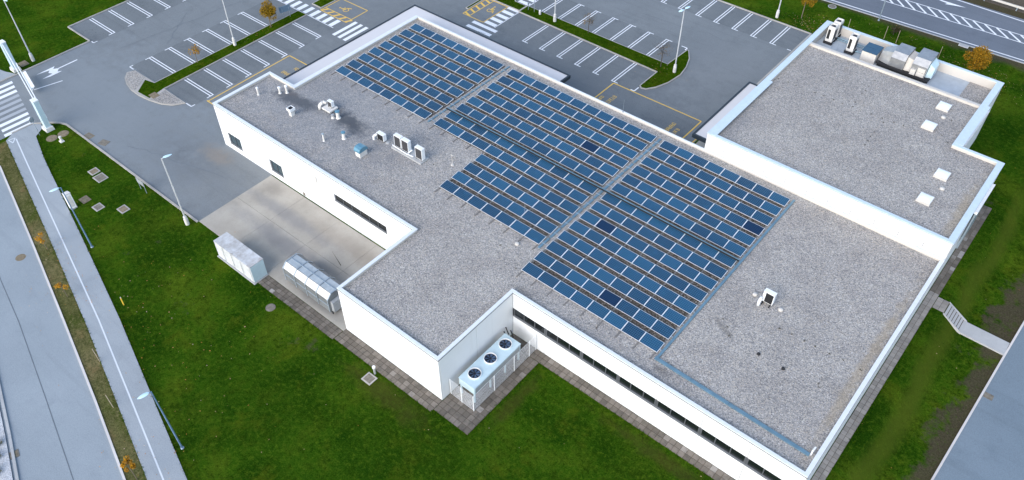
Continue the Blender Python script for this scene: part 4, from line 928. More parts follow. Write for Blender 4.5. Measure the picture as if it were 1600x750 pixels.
# ------------------------------------------------------------------ paved margins (separate slabs)
def paving(name, x0, x1, y0, y1, sx, sy, mat, z=.05, skip=()):
    root = bpy.data.objects.new(name, None); link(root, None, (x0, y0, 0)); tag(root, kind='structure')
    MB().face([(x0, y0, .012), (x1, y0, .012), (x1, y1, .012), (x0, y1, .012)]).build('bedding', 'soil', root)
    nx_ = max(1, round((x1 - x0) / sx)); ny_ = max(1, round((y1 - y0) / sy)); wx = (x1 - x0) / nx_; wy = (y1 - y0) / ny_
    me = MB().hexa([(-wx / 2 + .012, -wy / 2 + .012, -.06), (wx / 2 - .012, -wy / 2 + .012, -.06), (wx / 2 - .012, wy / 2 - .012, -.06), (-wx / 2 + .012, wy / 2 - .012, -.06),
                    (-wx / 2 + .018, -wy / 2 + .018, 0), (wx / 2 - .018, -wy / 2 + .018, 0), (wx / 2 - .018, wy / 2 - .018, 0), (-wx / 2 + .018, wy / 2 - .018, 0)]).mesh('paving_slab', mat)
    for j in range(ny_):
        for i in range(nx_):
            inst('paving_slab', me, root, (x0 + (i + .5) * wx, y0 + (j + .5) * wy, z + random.uniform(-.01, .01)), (random.uniform(-.012, .012), random.uniform(-.012, .012), random.uniform(-.01, .01)))
    return root
paving('paved_margin', -48.4, -38.5, 22.55, 23.7, .5, .42, 'paver'); paving('paved_margin', -38.45, -27.3, 22.7, 24.02, .5, .44, 'paver')
paving('paved_margin', -27.28, -23.75, 23.0, 31.68, .5, .5, 'paver'); paving('paved_margin', -27.28, -2.2, 31.7, 32.66, .5, .48, 'paver')
paving('paved_margin', -2.13, -1.32, 31.7, 57.75, .41, .45, 'paver_light'); paving('paved_margin', -2.13, -1.3, 59.75, 74.0, .42, .5, 'paver')
paving('stair_landing', -2.13, -1.3, 57.77, 59.73, .42, .45, 'paver_light'); paving('stair_landing', -1.28, -.28, 57.95, 59.45, .5, .5, 'paver_light')
st = thing('garden_stairs', (0.6, 58.6, -.6), 'short concrete stair leading down the grass bank to the lower lane', 'stairs')
for i in range(7):
    x0 = -.27 + .262 * i; zt = .02 - .17 * (i + 1) + .10
    MB().box(x0, x0 + .262 + (.03 if i == 6 else 0), 57.9, 59.4, zt - .45, zt).build('step', 'concrete', st)
    MB().box(x0 + .005, x0 + .06, 57.92, 59.38, zt + .001, zt + .012).build('dirt_line', 'soil', st)
for y0 in (57.82, 59.405):
    MB().hexa([(-.3, y0, -.4), (1.62, y0, -1.6), (1.62, y0 + .075, -1.6), (-.3, y0 + .075, -.4), (-.3, y0, .08), (1.62, y0, -1.08), (1.62, y0 + .075, -1.08), (-.3, y0 + .075, .08)]).build('side_string', 'concrete', st)
MB().hexa([(1.6, 57.88, -1.5), (5.2, 57.85, -1.5), (5.2, 59.42, -1.5), (1.6, 59.42, -1.5), (1.6, 57.88, -1.12), (5.18, 57.85, -1.13), (5.2, 59.42, -1.13), (1.6, 59.42, -1.12)]).build('footpath', 'concrete', kind='structure')

# ------------------------------------------------------------------ cooling unit and its fence
t = thing('cooling_unit', (-25.9, 28.2, 0), 'long pale blue cooling unit with three black fans on legs behind the mesh fence', 'cooling unit')
MB().box(-26.72, -25.12, 25.45, 30.98, 1.25, 2.08).build('casing', 'pale_blue_metal', t)
MB().box(-26.76, -25.08, 25.41, 31.02, 2.082, 2.12).build('top_deck', 'pale_blue_metal', t)
MB().box(-25.118, -25.1, 25.6, 30.85, 1.32, 1.9).build('coil', 'grey_metal', t)
for y in (26.48, 28.34, 30.16):
    sh = MB().ring([q for q in arc(-26.0, y, .54, 0, 345, 23)], [q for q in arc(-26.0, y, .495, 0, 345, 23)], 2.12, 2.24).build('fan_ring', 'white_metal', t)
    MB().lathe(-26.0, y, [(.49, 2.121), (.49, 2.13)], 24).build('fan_well', 'fan_black', sh)
    bl = MB()
    for i in range(7):
        a = 2 * math.pi * i / 7; c1, s1 = math.cos(a), math.sin(a); c2, s2 = math.cos(a + .5), math.sin(a + .5)
        bl.face([(-26.0 + .1 * c1, y + .1 * s1, 2.15), (-26.0 + .43 * c1, y + .43 * s1, 2.145), (-26.0 + .43 * c2, y + .43 * s2, 2.20), (-26.0 + .1 * c2, y + .1 * s2, 2.18)])
    bl.build('fan_blades', 'fan_hub', sh); MB().lathe(-26.0, y, [(.1, 2.135), (.1, 2.2), (.05, 2.21)], 12).build('fan_hub', 'fan_black', sh)
for x in (-26.6, -25.24):
    for y in (25.55, 27.4, 29.2, 30.88): MB().box(x - .06, x + .06, y - .06, y + .06, .05, 1.249).build('leg', 'pale_blue_metal', t)
MB().tube((-26.6, 31.1, 1.6), (-27.2, 31.4, 1.6), .05).tube((-26.6, 31.3, 1.8), (-27.25, 31.7, 1.8), .05).tube((-26.3, 31.05, 1.5), (-26.3, 31.5, 1.5), .05).tube((-26.3, 31.5, 1.5), (-26.9, 31.9, 1.5), .05).build('pipework', 'rubber', t)
fp = [(-27.2, 24.95), (-26.02, 24.9), (-24.77, 24.9), (-24.77, 27.36), (-24.77, 29.8), (-24.77, 31.72), (-24.77, 32.58)]
t = thing('mesh_fence', (-25.5, 27, 0), 'white wire mesh fence around the cooling unit', 'fence')
for q in fp: MB().box(q[0] - .03, q[0] + .03, q[1] - .03, q[1] + .03, .0, 2.02).build('post', 'white_metal', t)
for a, b_ in zip(fp, fp[1:]):
    w = MB(); a = Vector((*a, 0)); b_ = Vector((*b_, 0)); L = (b_ - a).length
    for i in range(11): z = .12 + i * .185; w.tube(a + Vector((0, 0, z)), b_ + Vector((0, 0, z)), .014, n=4, caps=False)
    nv = 0
    for i in range(1, nv): q = a + (b_ - a) * (i / nv); w.tube(q + Vector((0, 0, .1)), q + Vector((0, 0, 2.0)), .004, n=3, caps=False)
    w.build('mesh_panel', 'white_metal', t)

# ------------------------------------------------------------------ containers in the yard
t = thing('storage_container', (-51.1, 23.0, 0), 'white rust-stained storage container at the edge of the lawn', 'container')
X0, X1, Y0, Y1, H = -53.75, -48.5, 22.32, 23.75, 2.08
MB().box(X0 + .04, X1 - .04, Y0 + .04, Y1 - .04, .12, H - .04).build('core', 'grey_metal', t)
MB().box(X0 - .1, X1 + .1, Y0 - .12, Y1 + .02, -.1, .11).build('sleeper_base', 'concrete', t)
for i in range(4):
    a = X0 + (X1 - X0) / 4 * i; w = (X1 - X0) / 4
    MB().box(a + .02, a + w - .02, Y0, Y0 + .04, .16, H - .06).build('door_panel', 'container_white', t)
    MB().box(a + w - .16, a + w - .13, Y0 - .03, Y0 - .001, .2, H - .12).build('lock_bar', 'grey_metal', t)
for i in range(2): MB().box(X0 + (X1 - X0) / 2 * i + .01, X0 + (X1 - X0) / 2 * (i + 1) - .015, Y0 - .02, Y1 + .02, H - .05, H + .01 + .004 * i).build('roof_panel', 'container_top', t)
MB().box(X1 - .04, X1, Y0 + .02, Y1 - .02, .14, H - .06).build('end_panel', 'pale_blue_metal', t)
t = thing('waste_compactor', (-43.6, 25.3, 0), 'grey ribbed waste compactor container with sloped shoulders beside the building', 'container')
X0, X1 = -46.6, -40.6
prof = [(24.35, .2), (26.4, .2), (26.4, 1.75), (25.95, 2.2), (24.8, 2.2), (24.35, 1.75)]
MB().extr(prof, X0 + .05, X1 - .05).build('hull', 'compactor_grey', t)
def shell(x, w, o, name, mat):
    A = [(24.35 - o, .25), (24.35 - o, 1.75 + o * .4), (24.8 - o * .4, 2.2 + o), (25.95 + o * .4, 2.2 + o), (26.4 + o, 1.75 + o * .4), (26.4 + o, .25)]
    b = MB()
    for (y0, z0_), (y1, z1_) in zip(A, A[1:]):
        b.hexa([(x, y0, z0_), (x + w, y0, z0_), (x + w, y1, z1_), (x, y1, z1_)] + [(x, y0 + (.02 if y0 < 25 else -.02), z0_ - .02), (x + w, y0 + (.02 if y0 < 25 else -.02), z0_ - .02), (x + w, y1 + (.02 if y1 < 25 else -.02), z1_ - .02), (x, y1 + (.02 if y1 < 25 else -.02), z1_ - .02)])
    b.build(name, mat, t)
for i in range(5): shell(X0 + i * 1.46, .09, .07, 'rib', 'galvanised')
for i in range(4):
    a = X0 + .11 + i * 1.46
    MB().hexa([(a, 24.34, 1.77), (a + 1.33, 24.34, 1.77), (a + 1.33, 24.78, 2.21), (a, 24.78, 2.21), (a, 24.32, 1.79), (a + 1.33, 24.32, 1.79), (a + 1.33, 24.76, 2.23), (a, 24.76, 2.23)]).build('shoulder_plate', 'off_white', t)
    MB().box(a, a + 1.33, 24.82, 25.93, 2.202, 2.222).build('roof_plate', 'roof_steel', t)
    MB().box(a + .05, a + 1.28, 24.30, 24.348, .95, 1.03).build('side_rail', 'galvanised', t)
MB().box(X0, X1, 25.3, 25.38, 2.224, 2.28).build('ridge_rail', 'galvanised', t)
MB().box(X1 - .04, X1 + .3, 24.5, 26.2, .3, 1.5).build('ram_box', 'grey_metal', t); MB().tube((X1 + .1, 24.4, .4), (X1 + .35, 24.3, .4), .06).build('hose', 'rubber', t)
for x in (X0 + .3, X1 - .5): MB().tube((x, 24.4, .16), (x, 26.35, .16), .1).build('roller', 'rubber', t)

# ------------------------------------------------------------------ street lights
def lamp(x, y, h_, heads, label, pole='lamp_pole', base=True, r=.085, z=0.0, L=.85):
    t = thing('street_lamp', (x, y, z), label, 'street lamp', 'street lamps')
    if base:
        MB().lathe(x, y, [(.2, z - .1), (.2, z + .75), (.17, z + .8), (.17, z + 1.0), (.12, z + 1.06)], 10).build('base', 'off_white', t)
    else: MB().lathe(x, y, [(.14, z - .05), (.14, z + .06), (.1, z + .09)], 10).build('base', 'galvanised', t)
    MB().tube((x, y, z + .05), (x, y, z + h_), r, r * .6, 10).build('pole', pole, t)
    for a in heads:
        c, s = math.cos(math.radians(a)), math.sin(math.radians(a))
        ar = MB().tube((x, y, z + h_ - .04), (x + .22 * c, y + .22 * s, z + h_ + .04), .04, n=8).build('bracket', pole, t)
        hb = MB(); n = 8; N = 12
        for sgn, zz in ((1, .09), (-1, -.05)):
            for i in range(n):
                u0, u1 = i / n, (i + 1) / n
                for (a0, a1) in ((-1, 0), (0, 1)):
                    def Q(u, v):
                        w = .17 * math.sin(math.pi * min(1, max(0, u)) ** .8) ** .6 if 0 < u < 1 else 0.01
                        p_ = Vector((x, y, z + h_ + .06)) + Vector((c, s, 0)) * (.12 + L * u) + Vector((-s, c, 0)) * (v * w) + Vector((0, 0, zz * (1 - abs(v)) * math.sin(math.pi * u)))
                        return tuple(p_)
                    q = [Q(u0, a0), Q(u1, a0), Q(u1, a1), Q(u0, a1)]
                    hb.face(q if sgn > 0 else q[::-1])
        hb.build('lamp_head', 'lamp_lens', t, smooth=True)
lamp(-59.62, 22.97, 8.1, [75], 'street lamp on the lawn beside the asphalt yard, its head over the asphalt')
lamp(-63.86, 15.51, 7.4, [-100], 'slim blue street lamp on the cycle path beside the white cabinet', 'blue_pole', False, .075)
lamp(-39.44, 8.56, 7.4, [-100], 'slim blue street lamp at the bottom edge beside the cycle path', 'blue_pole', False, .075)
lamp(-81.7, 45.07, 8.1, [0, 180], 'street lamp on the left planted island between parking bays', z=.13)
lamp(-97.7, 27.7, 8.1, [0], 'street lamp on the top left lawn near the entry gantry')
lamp(-37.34, 74.2, 8.1, [80, -100], 'double-headed street lamp on the rounded tip of the right planted island', z=.13)
lamp(-55.0, 74.25, 8.1, [90, -90], 'street lamp midway along the right planted island', z=.13)
lamp(-33.9, 93.2, 8.1, [-90], 'street lamp on the grass behind the back parking bays')
lamp(-23.6, 100.7, 8.1, [90], 'thin street lamp at the edge of the main road behind the annex', 'galvanised', False, .07)

# ------------------------------------------------------------------ entry gantry, signs, cabinets
t = thing('entry_gantry', (-90.5, 23.7, 0), 'pale blue entry gantry with two pillars, a thin top bar and a low white boom', 'gantry')
for x, y in ((-97.4, 25.4), (-83.75, 22.05)):
    MB().hexa([(x - .55, y - .45, -.05), (x + .55, y - .45, -.05), (x + .55, y + .45, -.05), (x - .55, y + .45, -.05), (x - .5, y - .4, .42), (x + .5, y - .4, .42), (x + .5, y + .4, .42), (x - .5, y + .4, .42)]).build('plinth', 'off_white', t)
    MB().box(x - .34, x + .34, y - .26, y + .26, .422, 3.75).build('pillar', 'pale_blue_metal', t)
    MB().box(x - .37, x + .37, y - .29, y + .29, 3.752, 3.86).build('pillar_cap', 'white_metal', t)
MB().tube((-97.2, 25.3, 3.66), (-83.9, 22.1, 3.66), .06, n=6).build('top_bar', 'white_metal', t)
MB().tube((-97.0, 25.65, 1.0), (-84.2, 22.5, 1.0), .06, n=6).build('boom', 'white_metal', t)
MB().hexa([(-94.6, 25.0, .55), (-90.8, 24.1, .55), (-90.8, 24.13, .55), (-94.6, 25.03, .55), (-94.6, 25.0, .98), (-90.8, 24.1, .98), (-90.7, 24.6, 1.08), (-94.5, 25.5, 1.08)]).build('boom_board', 'white_metal', t)
def post_sign(x, y, h_, label, shape='round', col='sign_blue', ang=0):
    t = thing('traffic_sign', (x, y, 0), label, 'sign')
    MB().tube((x, y, -.05), (x, y, h_), .035, n=8).build('post', 'galvanised', t)
    c, s = math.cos(ang), math.sin(ang); nrm = Vector((c, s, 0)); tt = Vector((-s, c, 0)); o = Vector((x, y, h_ - .35)) + nrm * .05
    if shape == 'round': ring_ = [(.32 * math.cos(2 * math.pi * i / 14), .32 * math.sin(2 * math.pi * i / 14)) for i in range(14)]
    else: ring_ = [(-.3, -.4), (.3, -.4), (.3, .4), (-.3, .4)]
    b = MB(); F_ = [o + tt * u + Vector((0, 0, v)) for u, v in ring_]; B_ = [q - nrm * .025 for q in F_]
    b.face(F_); b.face(B_[::-1])
    for i in range(len(F_)): j = (i + 1) % len(F_); b.face([F_[j], F_[i], B_[i], B_[j]])
    b.build('plate', col, t)
post_sign(-83.54, 20.91, 2.35, 'grey traffic sign on a post at the cycle path crossing', 'round', 'grey_sign', math.radians(200))
t = thing('information_board', (-81.85, 53.2, .13), 'blue information board on two posts on the left planted island', 'board')
for x, y in ((-82.0, 52.85), (-81.75, 53.7)): MB().tube((x, y, .1), (x, y, 1.5), .035).build('post', 'galvanised', t)
MB().hexa([(-82.08, 52.5, 1.0), (-81.7, 53.95, 1.0), (-81.66, 53.94, 1.0), (-82.04, 52.49, 1.0), (-82.2, 52.53, 1.75), (-81.82, 53.98, 1.75), (-81.78, 53.97, 1.75), (-82.16, 52.52, 1.75)]).build('board', 'sign_blue', t)
t = thing('leaning_board', (-67.0, 23.0, 0), 'grey notice board on two legs on the lawn beside the kerb', 'board')
for x in (-67.5, -66.5): MB().tube((x, 22.98, -.05), (x, 23.0, 1.45), .035).build('post', 'galvanised', t)
MB().hexa([(-67.6, 22.95, .85), (-66.4, 22.95, .85), (-66.4, 22.99, .85), (-67.6, 22.99, .85), (-67.6, 22.93, 1.5), (-66.4, 22.93, 1.5), (-66.4, 22.97, 1.5), (-67.6, 22.97, 1.5)]).build('board', 'grey_sign', t)
t = thing('utility_cabinet', (-70.15, 17.2, 0), 'tall narrow white utility cabinet beside the cycle path', 'cabinet')
MB().hexa([(-70.4, 16.95, .1), (-70.0, 17.0, .1), (-69.93, 17.5, .1), (-70.33, 17.45, .1), (-70.4, 16.95, 1.85), (-70.0, 17.0, 1.85), (-69.93, 17.5, 1.85), (-70.33, 17.45, 1.85)]).build('body', 'white_metal', t)
MB().hexa([(-70.43, 16.92, 1.852), (-69.98, 16.97, 1.852), (-69.9, 17.53, 1.852), (-70.36, 17.48, 1.852), (-70.43, 16.92, 1.93), (-69.98, 16.97, 1.93), (-69.9, 17.53, 1.93), (-70.36, 17.48, 1.93)]).build('lid', 'off_white', t)
MB().box(-70.42, -69.9, 16.93, 17.52, -.05, .098).build('plinth', 'concrete', t)
MB().hexa([(-69.995, 17.05, .3), (-69.945, 17.4, .3), (-69.94, 17.4, .3), (-69.99, 17.05, .3), (-69.995, 17.05, 1.6), (-69.945, 17.4, 1.6), (-69.935, 17.4, 1.6), (-69.985, 17.05, 1.6)]).build('door', 'off_white', t)
t = thing('hydrant_post', (-80.7, 21.85, 0), 'stubby pale post on a flat foot between two soil-covered manholes', 'post')
MB().hexa([(-80.95, 21.65, 0), (-80.45, 21.65, 0), (-80.45, 22.1, 0), (-80.95, 22.1, 0), (-80.9, 21.7, .1), (-80.5, 21.7, .1), (-80.5, 22.05, .1), (-80.9, 22.05, .1)]).build('foot', 'off_white', t)
MB().lathe(-80.7, 21.87, [(.13, .1), (.12, .5), (.15, .52), (.15, .62), (.05, .66)], 10).build('body', 'off_white', t)
t = thing('bollard_light', (-33.26, 22.74, 0), 'small white bollard light at the edge of the paved margin', 'bollard')
MB().lathe(-33.26, 22.45, [(.09, -.05), (.09, .75)], 12).build('stem', 'grey_metal', t); MB().lathe(-33.26, 22.45, [(.13, .752), (.14, .9), (.12, .95)], 12).build('head', 'white_metal', t)
t = thing('bollard', (-57.5, 74.4, .14), 'squat white bollard on the right planted island', 'bollard')
MB().lathe(-57.5, 74.4, [(.15, .1), (.15, .55), (.1, .62)], 12).build('stem', 'off_white', t); MB().lathe(-57.5, 74.4, [(.12, .622), (.12, .72), (.06, .75)], 12).build('head', 'white_metal', t)
for x, y, h_, lab in ((-59.32, 74.3, 1.0, 'shorter thin sign post at the left tip of the right island'), (-58.44, 74.4, 2.2, 'taller thin sign post near the left tip of the right island')):
    t = thing('sign_post', (x, y, .13), lab, 'post'); MB().tube((x, y, .1), (x, y, .13 + h_), .035).build('post', 'galvanised', t)
    MB().box(x - .02, x + .02, y - .18, y + .18, h_ - .1, h_ + .12).build('plate', 'grey_sign', t)
t = thing('marker_post', (-55.3, 13.5, 0), 'short yellow marker post in the lawn beside the cycle path', 'post')
MB().tube((-55.3, 13.5, -.05), (-55.38, 13.55, .85), .055, .05).build('stem', 'yellow_post', t); MB().tube((-55.38, 13.55, .85), (-55.39, 13.555, .95), .055, .03).build('tip', 'tan_metal', t)

# ------------------------------------------------------------------ manholes and drain covers
def cover(x, y, w, d, label, rim='kerb_stone', lid='cast_iron', rot=0.0, z=0.0, rnd=False):
    t = thing('manhole_cover', (x, y, z), label, 'manhole cover', 'manhole covers')
    if rnd:
        MB().lathe(x, y, [(w / 2 + .08, z - .1), (w / 2 + .08, z + .035)], 20).build('rim', rim, t); MB().lathe(x, y, [(w / 2, z - .05), (w / 2, z + .045)], 20).build('lid', lid, t); return
    c, s = math.cos(rot), math.sin(rot)
    def rect(e): return [(x + u * c - v * s, y + u * s + v * c) for u, v in ((-w / 2 - e, -d / 2 - e), (w / 2 + e, -d / 2 - e), (w / 2 + e, d / 2 + e), (-w / 2 - e, d / 2 + e))]
    MB().prism(rect(.12), z - .1, z + .04).build('rim', rim, t); MB().prism(rect(0), z - .05, z + .05).build('lid', lid, t)
cover(-82.0, 21.45, 1.0, .75, 'soil-covered manhole left of the stubby pale post', 'dirt_cover', 'dirt_cover', .3, rnd=True, z=-.02)
cover(-81.8, 22.65, 1.0, .75, 'soil-covered manhole behind the stubby pale post', 'dirt_cover', 'dirt_cover', .3, rnd=True, z=-.02)
cover(-73.55, 21.4, .7, .7, 'leaf-strewn manhole, upper one of the adjoining pair on the lawn', lid='dirt_cover')
cover(-72.15, 21.3, 1.0, .85, 'larger framed manhole, lower one of the adjoining pair on the lawn')
cover(-70.35, 18.55, .75, .6, 'brown unframed manhole on the lawn nearest the white cabinet', 'dirt_cover', 'dirt_cover')
cover(-68.35, 18.8, .75, .65, 'small framed manhole in the middle of the lawn group')
cover(-66.2, 20.2, .8, .65, 'framed round-cornered manhole farthest right of the lawn group', lid='dirt_cover')
cover(-33.24, 21.8, .75, .65, 'square manhole cover in front of the bollard light')
cover(-45.25, 21.45, .7, .7, 'round weathered manhole in the lawn below the compactor', 'cast_iron', rnd=True)
cover(-67.7, 10.6, .75, .75, 'round tan manhole in the public road', 'dirt_cover', 'dirt_cover', rnd=True, z=-.02)
cover(-80.2, 33.4 - .6, .8, .6, 'soil-covered manhole in the nose of the left planted island', 'dirt_cover', 'dirt_cover', z=.12)
cover(-29.6, 100.2, .9, .9, 'round manhole in the grass beside the main road', 'concrete', rnd=True)
cover(-13.3, 101.6, .9, .5, 'pale drain inlet at the kerb of the main road', 'pale_kerb', 'concrete')
cover(-98.0, 26.6, .9, .7, 'soil-covered manhole on the top left lawn by the lamp', 'dirt_cover', 'dirt_cover')
cover(-77.0, 24.6, .8, .6, 'rusty drain cover in the asphalt near the lawn tip', 'cast_iron', 'cast_iron', .3, z=-.005)
cover(-79.3, 24.2, .8, .5, 'worn drain cover beside the lawn kerb', 'dirt_cover', 'cast_iron', .1, z=-.005)
cover(-48.6, .25, .45, .4, 'brown drain grate in the far gutter of the public road', 'cast_iron', 'dirt_cover', -.3)
cover(5.55, 52.9, .45, .35, 'dark drain grate in the lower lane at the kerb', 'cast_iron', 'cast_iron', z=RZ - .05)

# ------------------------------------------------------------------ trees and plants
def leafy(mb, c, r, n, size, rnd, flat_=1.0, clumps=9, hollow=.55):
    cs = []
    for i in range(clumps):
        d = Vector((rnd.gauss(0, 1), rnd.gauss(0, 1), rnd.gauss(0, 1))).normalized() * r * rnd.uniform(.3, .85); d.z *= flat_; cs.append((d, r * rnd.uniform(.28, .5)))
    for i in range(n):
        cd, cr = cs[rnd.randrange(clumps)]
        d = Vector((rnd.gauss(0, 1), rnd.gauss(0, 1), rnd.gauss(0, 1))).normalized() * cr * rnd.uniform(hollow, 1.0)
        p_ = Vector(c) + cd + d
        a = Vector((rnd.gauss(0, 1), rnd.gauss(0, 1), rnd.gauss(0, 1))).normalized(); b_ = a.orthogonal().normalized(); s = size * rnd.uniform(.6, 1.25)
        mb.face([p_ - a * s * .5, p_ + b_ * s * .35, p_ + a * s * .5, p_ - b_ * s * .35])
def tree(x, y, h_, r, n, leaf, label, z=0.0, size=.13, trunk='bark', flat_=1.0, tr=.06, branches=9, clumps=10, name='tree', cat='tree', bare=False, lean=(0, 0)):
    rnd = random.Random(int(x * 31 + y * 17)); t = thing(name, (x, y, z), label, cat)
    top = Vector((x + lean[0], y + lean[1], z + h_ - r * .3)); mid = Vector((x + lean[0] * .5, y + lean[1] * .5, z + h_ * .5))
    b = MB().tube((x, y, z - .1), mid, tr, tr * .8, 7).tube(mid, top, tr * .8, tr * .3, 7)
    for i in range(branches):
        a = rnd.uniform(0, 6.28); s0 = mid.lerp(top, rnd.uniform(.1, .95)); e = Vector((x + lean[0], y + lean[1], z + h_ - r)) + Vector((math.cos(a) * r * rnd.uniform(.5, .95), math.sin(a) * r * rnd.uniform(.5, .95), rnd.uniform(-.3, .8) * r * flat_))
        b.tube(s0, e, tr * .35, tr * .12, 5)
        if bare:
            for j in range(5):
                e2 = e + Vector((rnd.uniform(-1, 1), rnd.uniform(-1, 1), rnd.uniform(-.2, 1))) * r * .4; b.tube(s0.lerp(e, rnd.uniform(.4, 1)), e2, tr * .13, tr * .05, 4)
                for q in range(2): b.tube(e2.lerp(s0, .25), e2 + Vector((rnd.uniform(-1, 1), rnd.uniform(-1, 1), rnd.uniform(-.3, 1))) * r * .22, tr * .07, tr * .04, 3)
    b.build('trunk', trunk, t)
    if n:
        m_ = MB(); leafy(m_, (x + lean[0], y + lean[1], z + h_ - r * flat_), r, n, size, rnd, flat_, clumps); m_.build('crown', leaf, t)
    return t
tree(-81.6, 50.5, 3.7, 1.3, 4200, 'leaf_olive', 'round golden-green young tree on the left planted island', .13, .13, clumps=16)
tree(-82.0, 39.9, 2.6, .9, 260, 'leaf_gold', 'thin gold-leaved sapling on the left planted island near its nose', .13, .15, tr=.04)
tree(-39.15, 74.1, 3.3, 1.15, 90, 'leaf_brown', 'bare twiggy young tree beside the double-headed lamp', .13, .1, 'dark_bark', branches=16, bare=True, tr=.055)
tree(-50.1, 74.7, 2.6, .85, 160, 'leaf_brown', 'small nearly bare tree midway along the right planted island', .13, .12, 'dark_bark', branches=12, bare=True, tr=.045)
tree(-31.4, 95.0, 4.1, 1.25, 1500, 'leaf_olive', 'orange-brown young tree on the grass behind the back parking bays', 0, .15, clumps=12)
tree(-10.6, 96.4, 3.3, 1.6, 3800, 'leaf_gold', 'wide golden tree between the annex and the main road', 0, .16, clumps=20, flat_=.75)
tree(-20.9, 98.6, 1.3, .75, 700, 'leaf_dark', 'low dark bush on the grass near the main road', 0, .12, 'dark_bark', name='bush', cat='bush', flat_=.6)
tree(-66.72, 12.72, 2.0, .55, 260, 'leaf_orange', 'sparse orange sapling on the verge opposite the round manhole', .03, .13, tr=.03, lean=(-.2, -.1), branches=6, clumps=5)
tree(-59.92, 10.87, 2.2, .65, 260, 'leaf_orange', 'sparse two-tufted orange sapling midway along the verge', .03, .12, tr=.03, branches=6, clumps=4)
tree(-39.75, 4.95, 2.7, .55, 900, 'leaf_orange', 'dense orange sapling on the verge at the bottom edge', .03, .11, tr=.03, branches=6, clumps=9)
for x, y, lab in ((-21.4, 96.9, 'left wooden stake below the dark bush'), (-19.9, 96.9, 'right wooden stake below the dark bush'), (-14.7, 96.6, 'wooden stake on the grass behind the foil air handler'), (-25.6, 95.6, 'wooden stake on the grass behind the lone tall condenser'), (-46.6, 7.2, 'thin wooden stake on the verge left of the bottom sapling'), (-51.4, 8.9, 'thin wooden stake in the middle of the verge')):
    t = thing('wooden_stake', (x, y, 0), lab, 'stake'); MB().tube((x, y, -.1), (x, y, 1.7), .035, .035, 6).build('stake', 'stake_wood', t); MB().tube((x, y, 1.7), (x, y, 1.78), .035, .01, 6).build('tip', 'stake_wood', t)
rnd = random.Random(5)
for i, (x, y) in enumerate(((-49.2, -.75), (-48.1, -1.35), (-50.3, -.1))):
    t = thing('ground_cover_plant', (x, y, .1), ['brown tuft plant in the pale gravel left of the gutter grate', 'green and brown plant in the pale gravel at the bottom left corner', 'small dry plant in the pale gravel highest on the left edge'][i], 'plant')
    m_ = MB(); leafy(m_, (x, y, .28), .45, 260, .1, rnd, .5, 6); m_.build('foliage', 'dry_blade', t); MB().tube((x, y, .05), (x, y, .3), .03).build('stem', 'dark_bark', t)

# guard rail beyond the main road
t = thing('guard_rail', (-12, 114.1, 0), 'galvanised guard rail along the far side of the main road', 'guard rail')
MB().extr([(114.0, .5), (114.06, .55), (114.0, .62), (114.06, .7), (114.0, .78), (114.1, .78), (114.12, .62), (114.1, .5)], -40, 20).build('beam', 'tan_metal', t)
for i in range(16): MB().box(-39 + 4 * i, -38.88 + 4 * i, 114.12, 114.24, -.1, .72).build('post', 'galvanised', t)

# ------------------------------------------------------------------ scattered leaves and rough grass edges
def on_lawn(x, y):
    if x < -96.6 and y > 25.2: return True
    if -83 < x < -4 and y < 23.4:
        # right of the cycle path
        for (a, b_) in zip(sp_, sp_[1:]):
            if a[0] <= x <= b_[0]: return y > a[1] + (b_[1] - a[1]) * (x - a[0]) / (b_[0] - a[0]) + .05 and (y < 22.5 if x > -59 else True)
        return x > -22 and y > 4
    if -23.7 < x < -2 and 10 < y < 31.6: return True
    if -1.2 < x < 4.6 and 30 < y < 75 and not 57 < y < 60: return True
    if -28 < x < 6 and 92.4 < y < 101: return True
    return -5.9 < x < 4 and 74 < y < 92
rnd = random.Random(11); lm_ = MB(); n = 0
def leaf(x, y, z, s):
    a = rnd.uniform(0, 6.28); c, d = math.cos(a) * s, math.sin(a) * s; h_ = rnd.uniform(.01, .05)
    lm_.face([(x - c, y - d, z + .03), (x + d * .6, y - c * .6, z + .03 + h_), (x + c, y + d, z + .035), (x - d * .6, y + c * .6, z + .03 + h_ * .4)])
for i in range(600):
    x, y = rnd.uniform(-100, 4), rnd.uniform(4, 101)
    if on_lawn(x, y) and rnd.random() < .75: leaf(x, y, gz(x, y), rnd.uniform(.025, .06))
for cx, cy, r, n in ((-29, 94, 3.5, 320), (-10, 96, 4, 260), (-81.4, 49, 3.2, 90), (-60, 11, 3, 60), (-66, 13, 3, 50), (-40, 6, 3, 50), (-20, 97, 8, 160), (-57, 14, 8, 70), (-46, 13, 7, 70), (-39.5, 74, 3, 30)):
    for i in range(n):
        x, y = cx + rnd.gauss(0, r * .6), cy + rnd.gauss(0, r * .45)
        if cy > 90 and not (92.5 < y < 101): continue
        if -84 < cx < -80 and not -82.1 < x < -80.6: continue
        leaf(x, y, .15 if -84 < cx < -80 or (70 < cy < 80) else max(0, gz(x, y)) + .03, rnd.uniform(.03, .07))
lm_.build('fallen_leaves', 'litter', label='scattered orange and tan fallen leaves on the lawns', cat='leaves', kind='stuff')
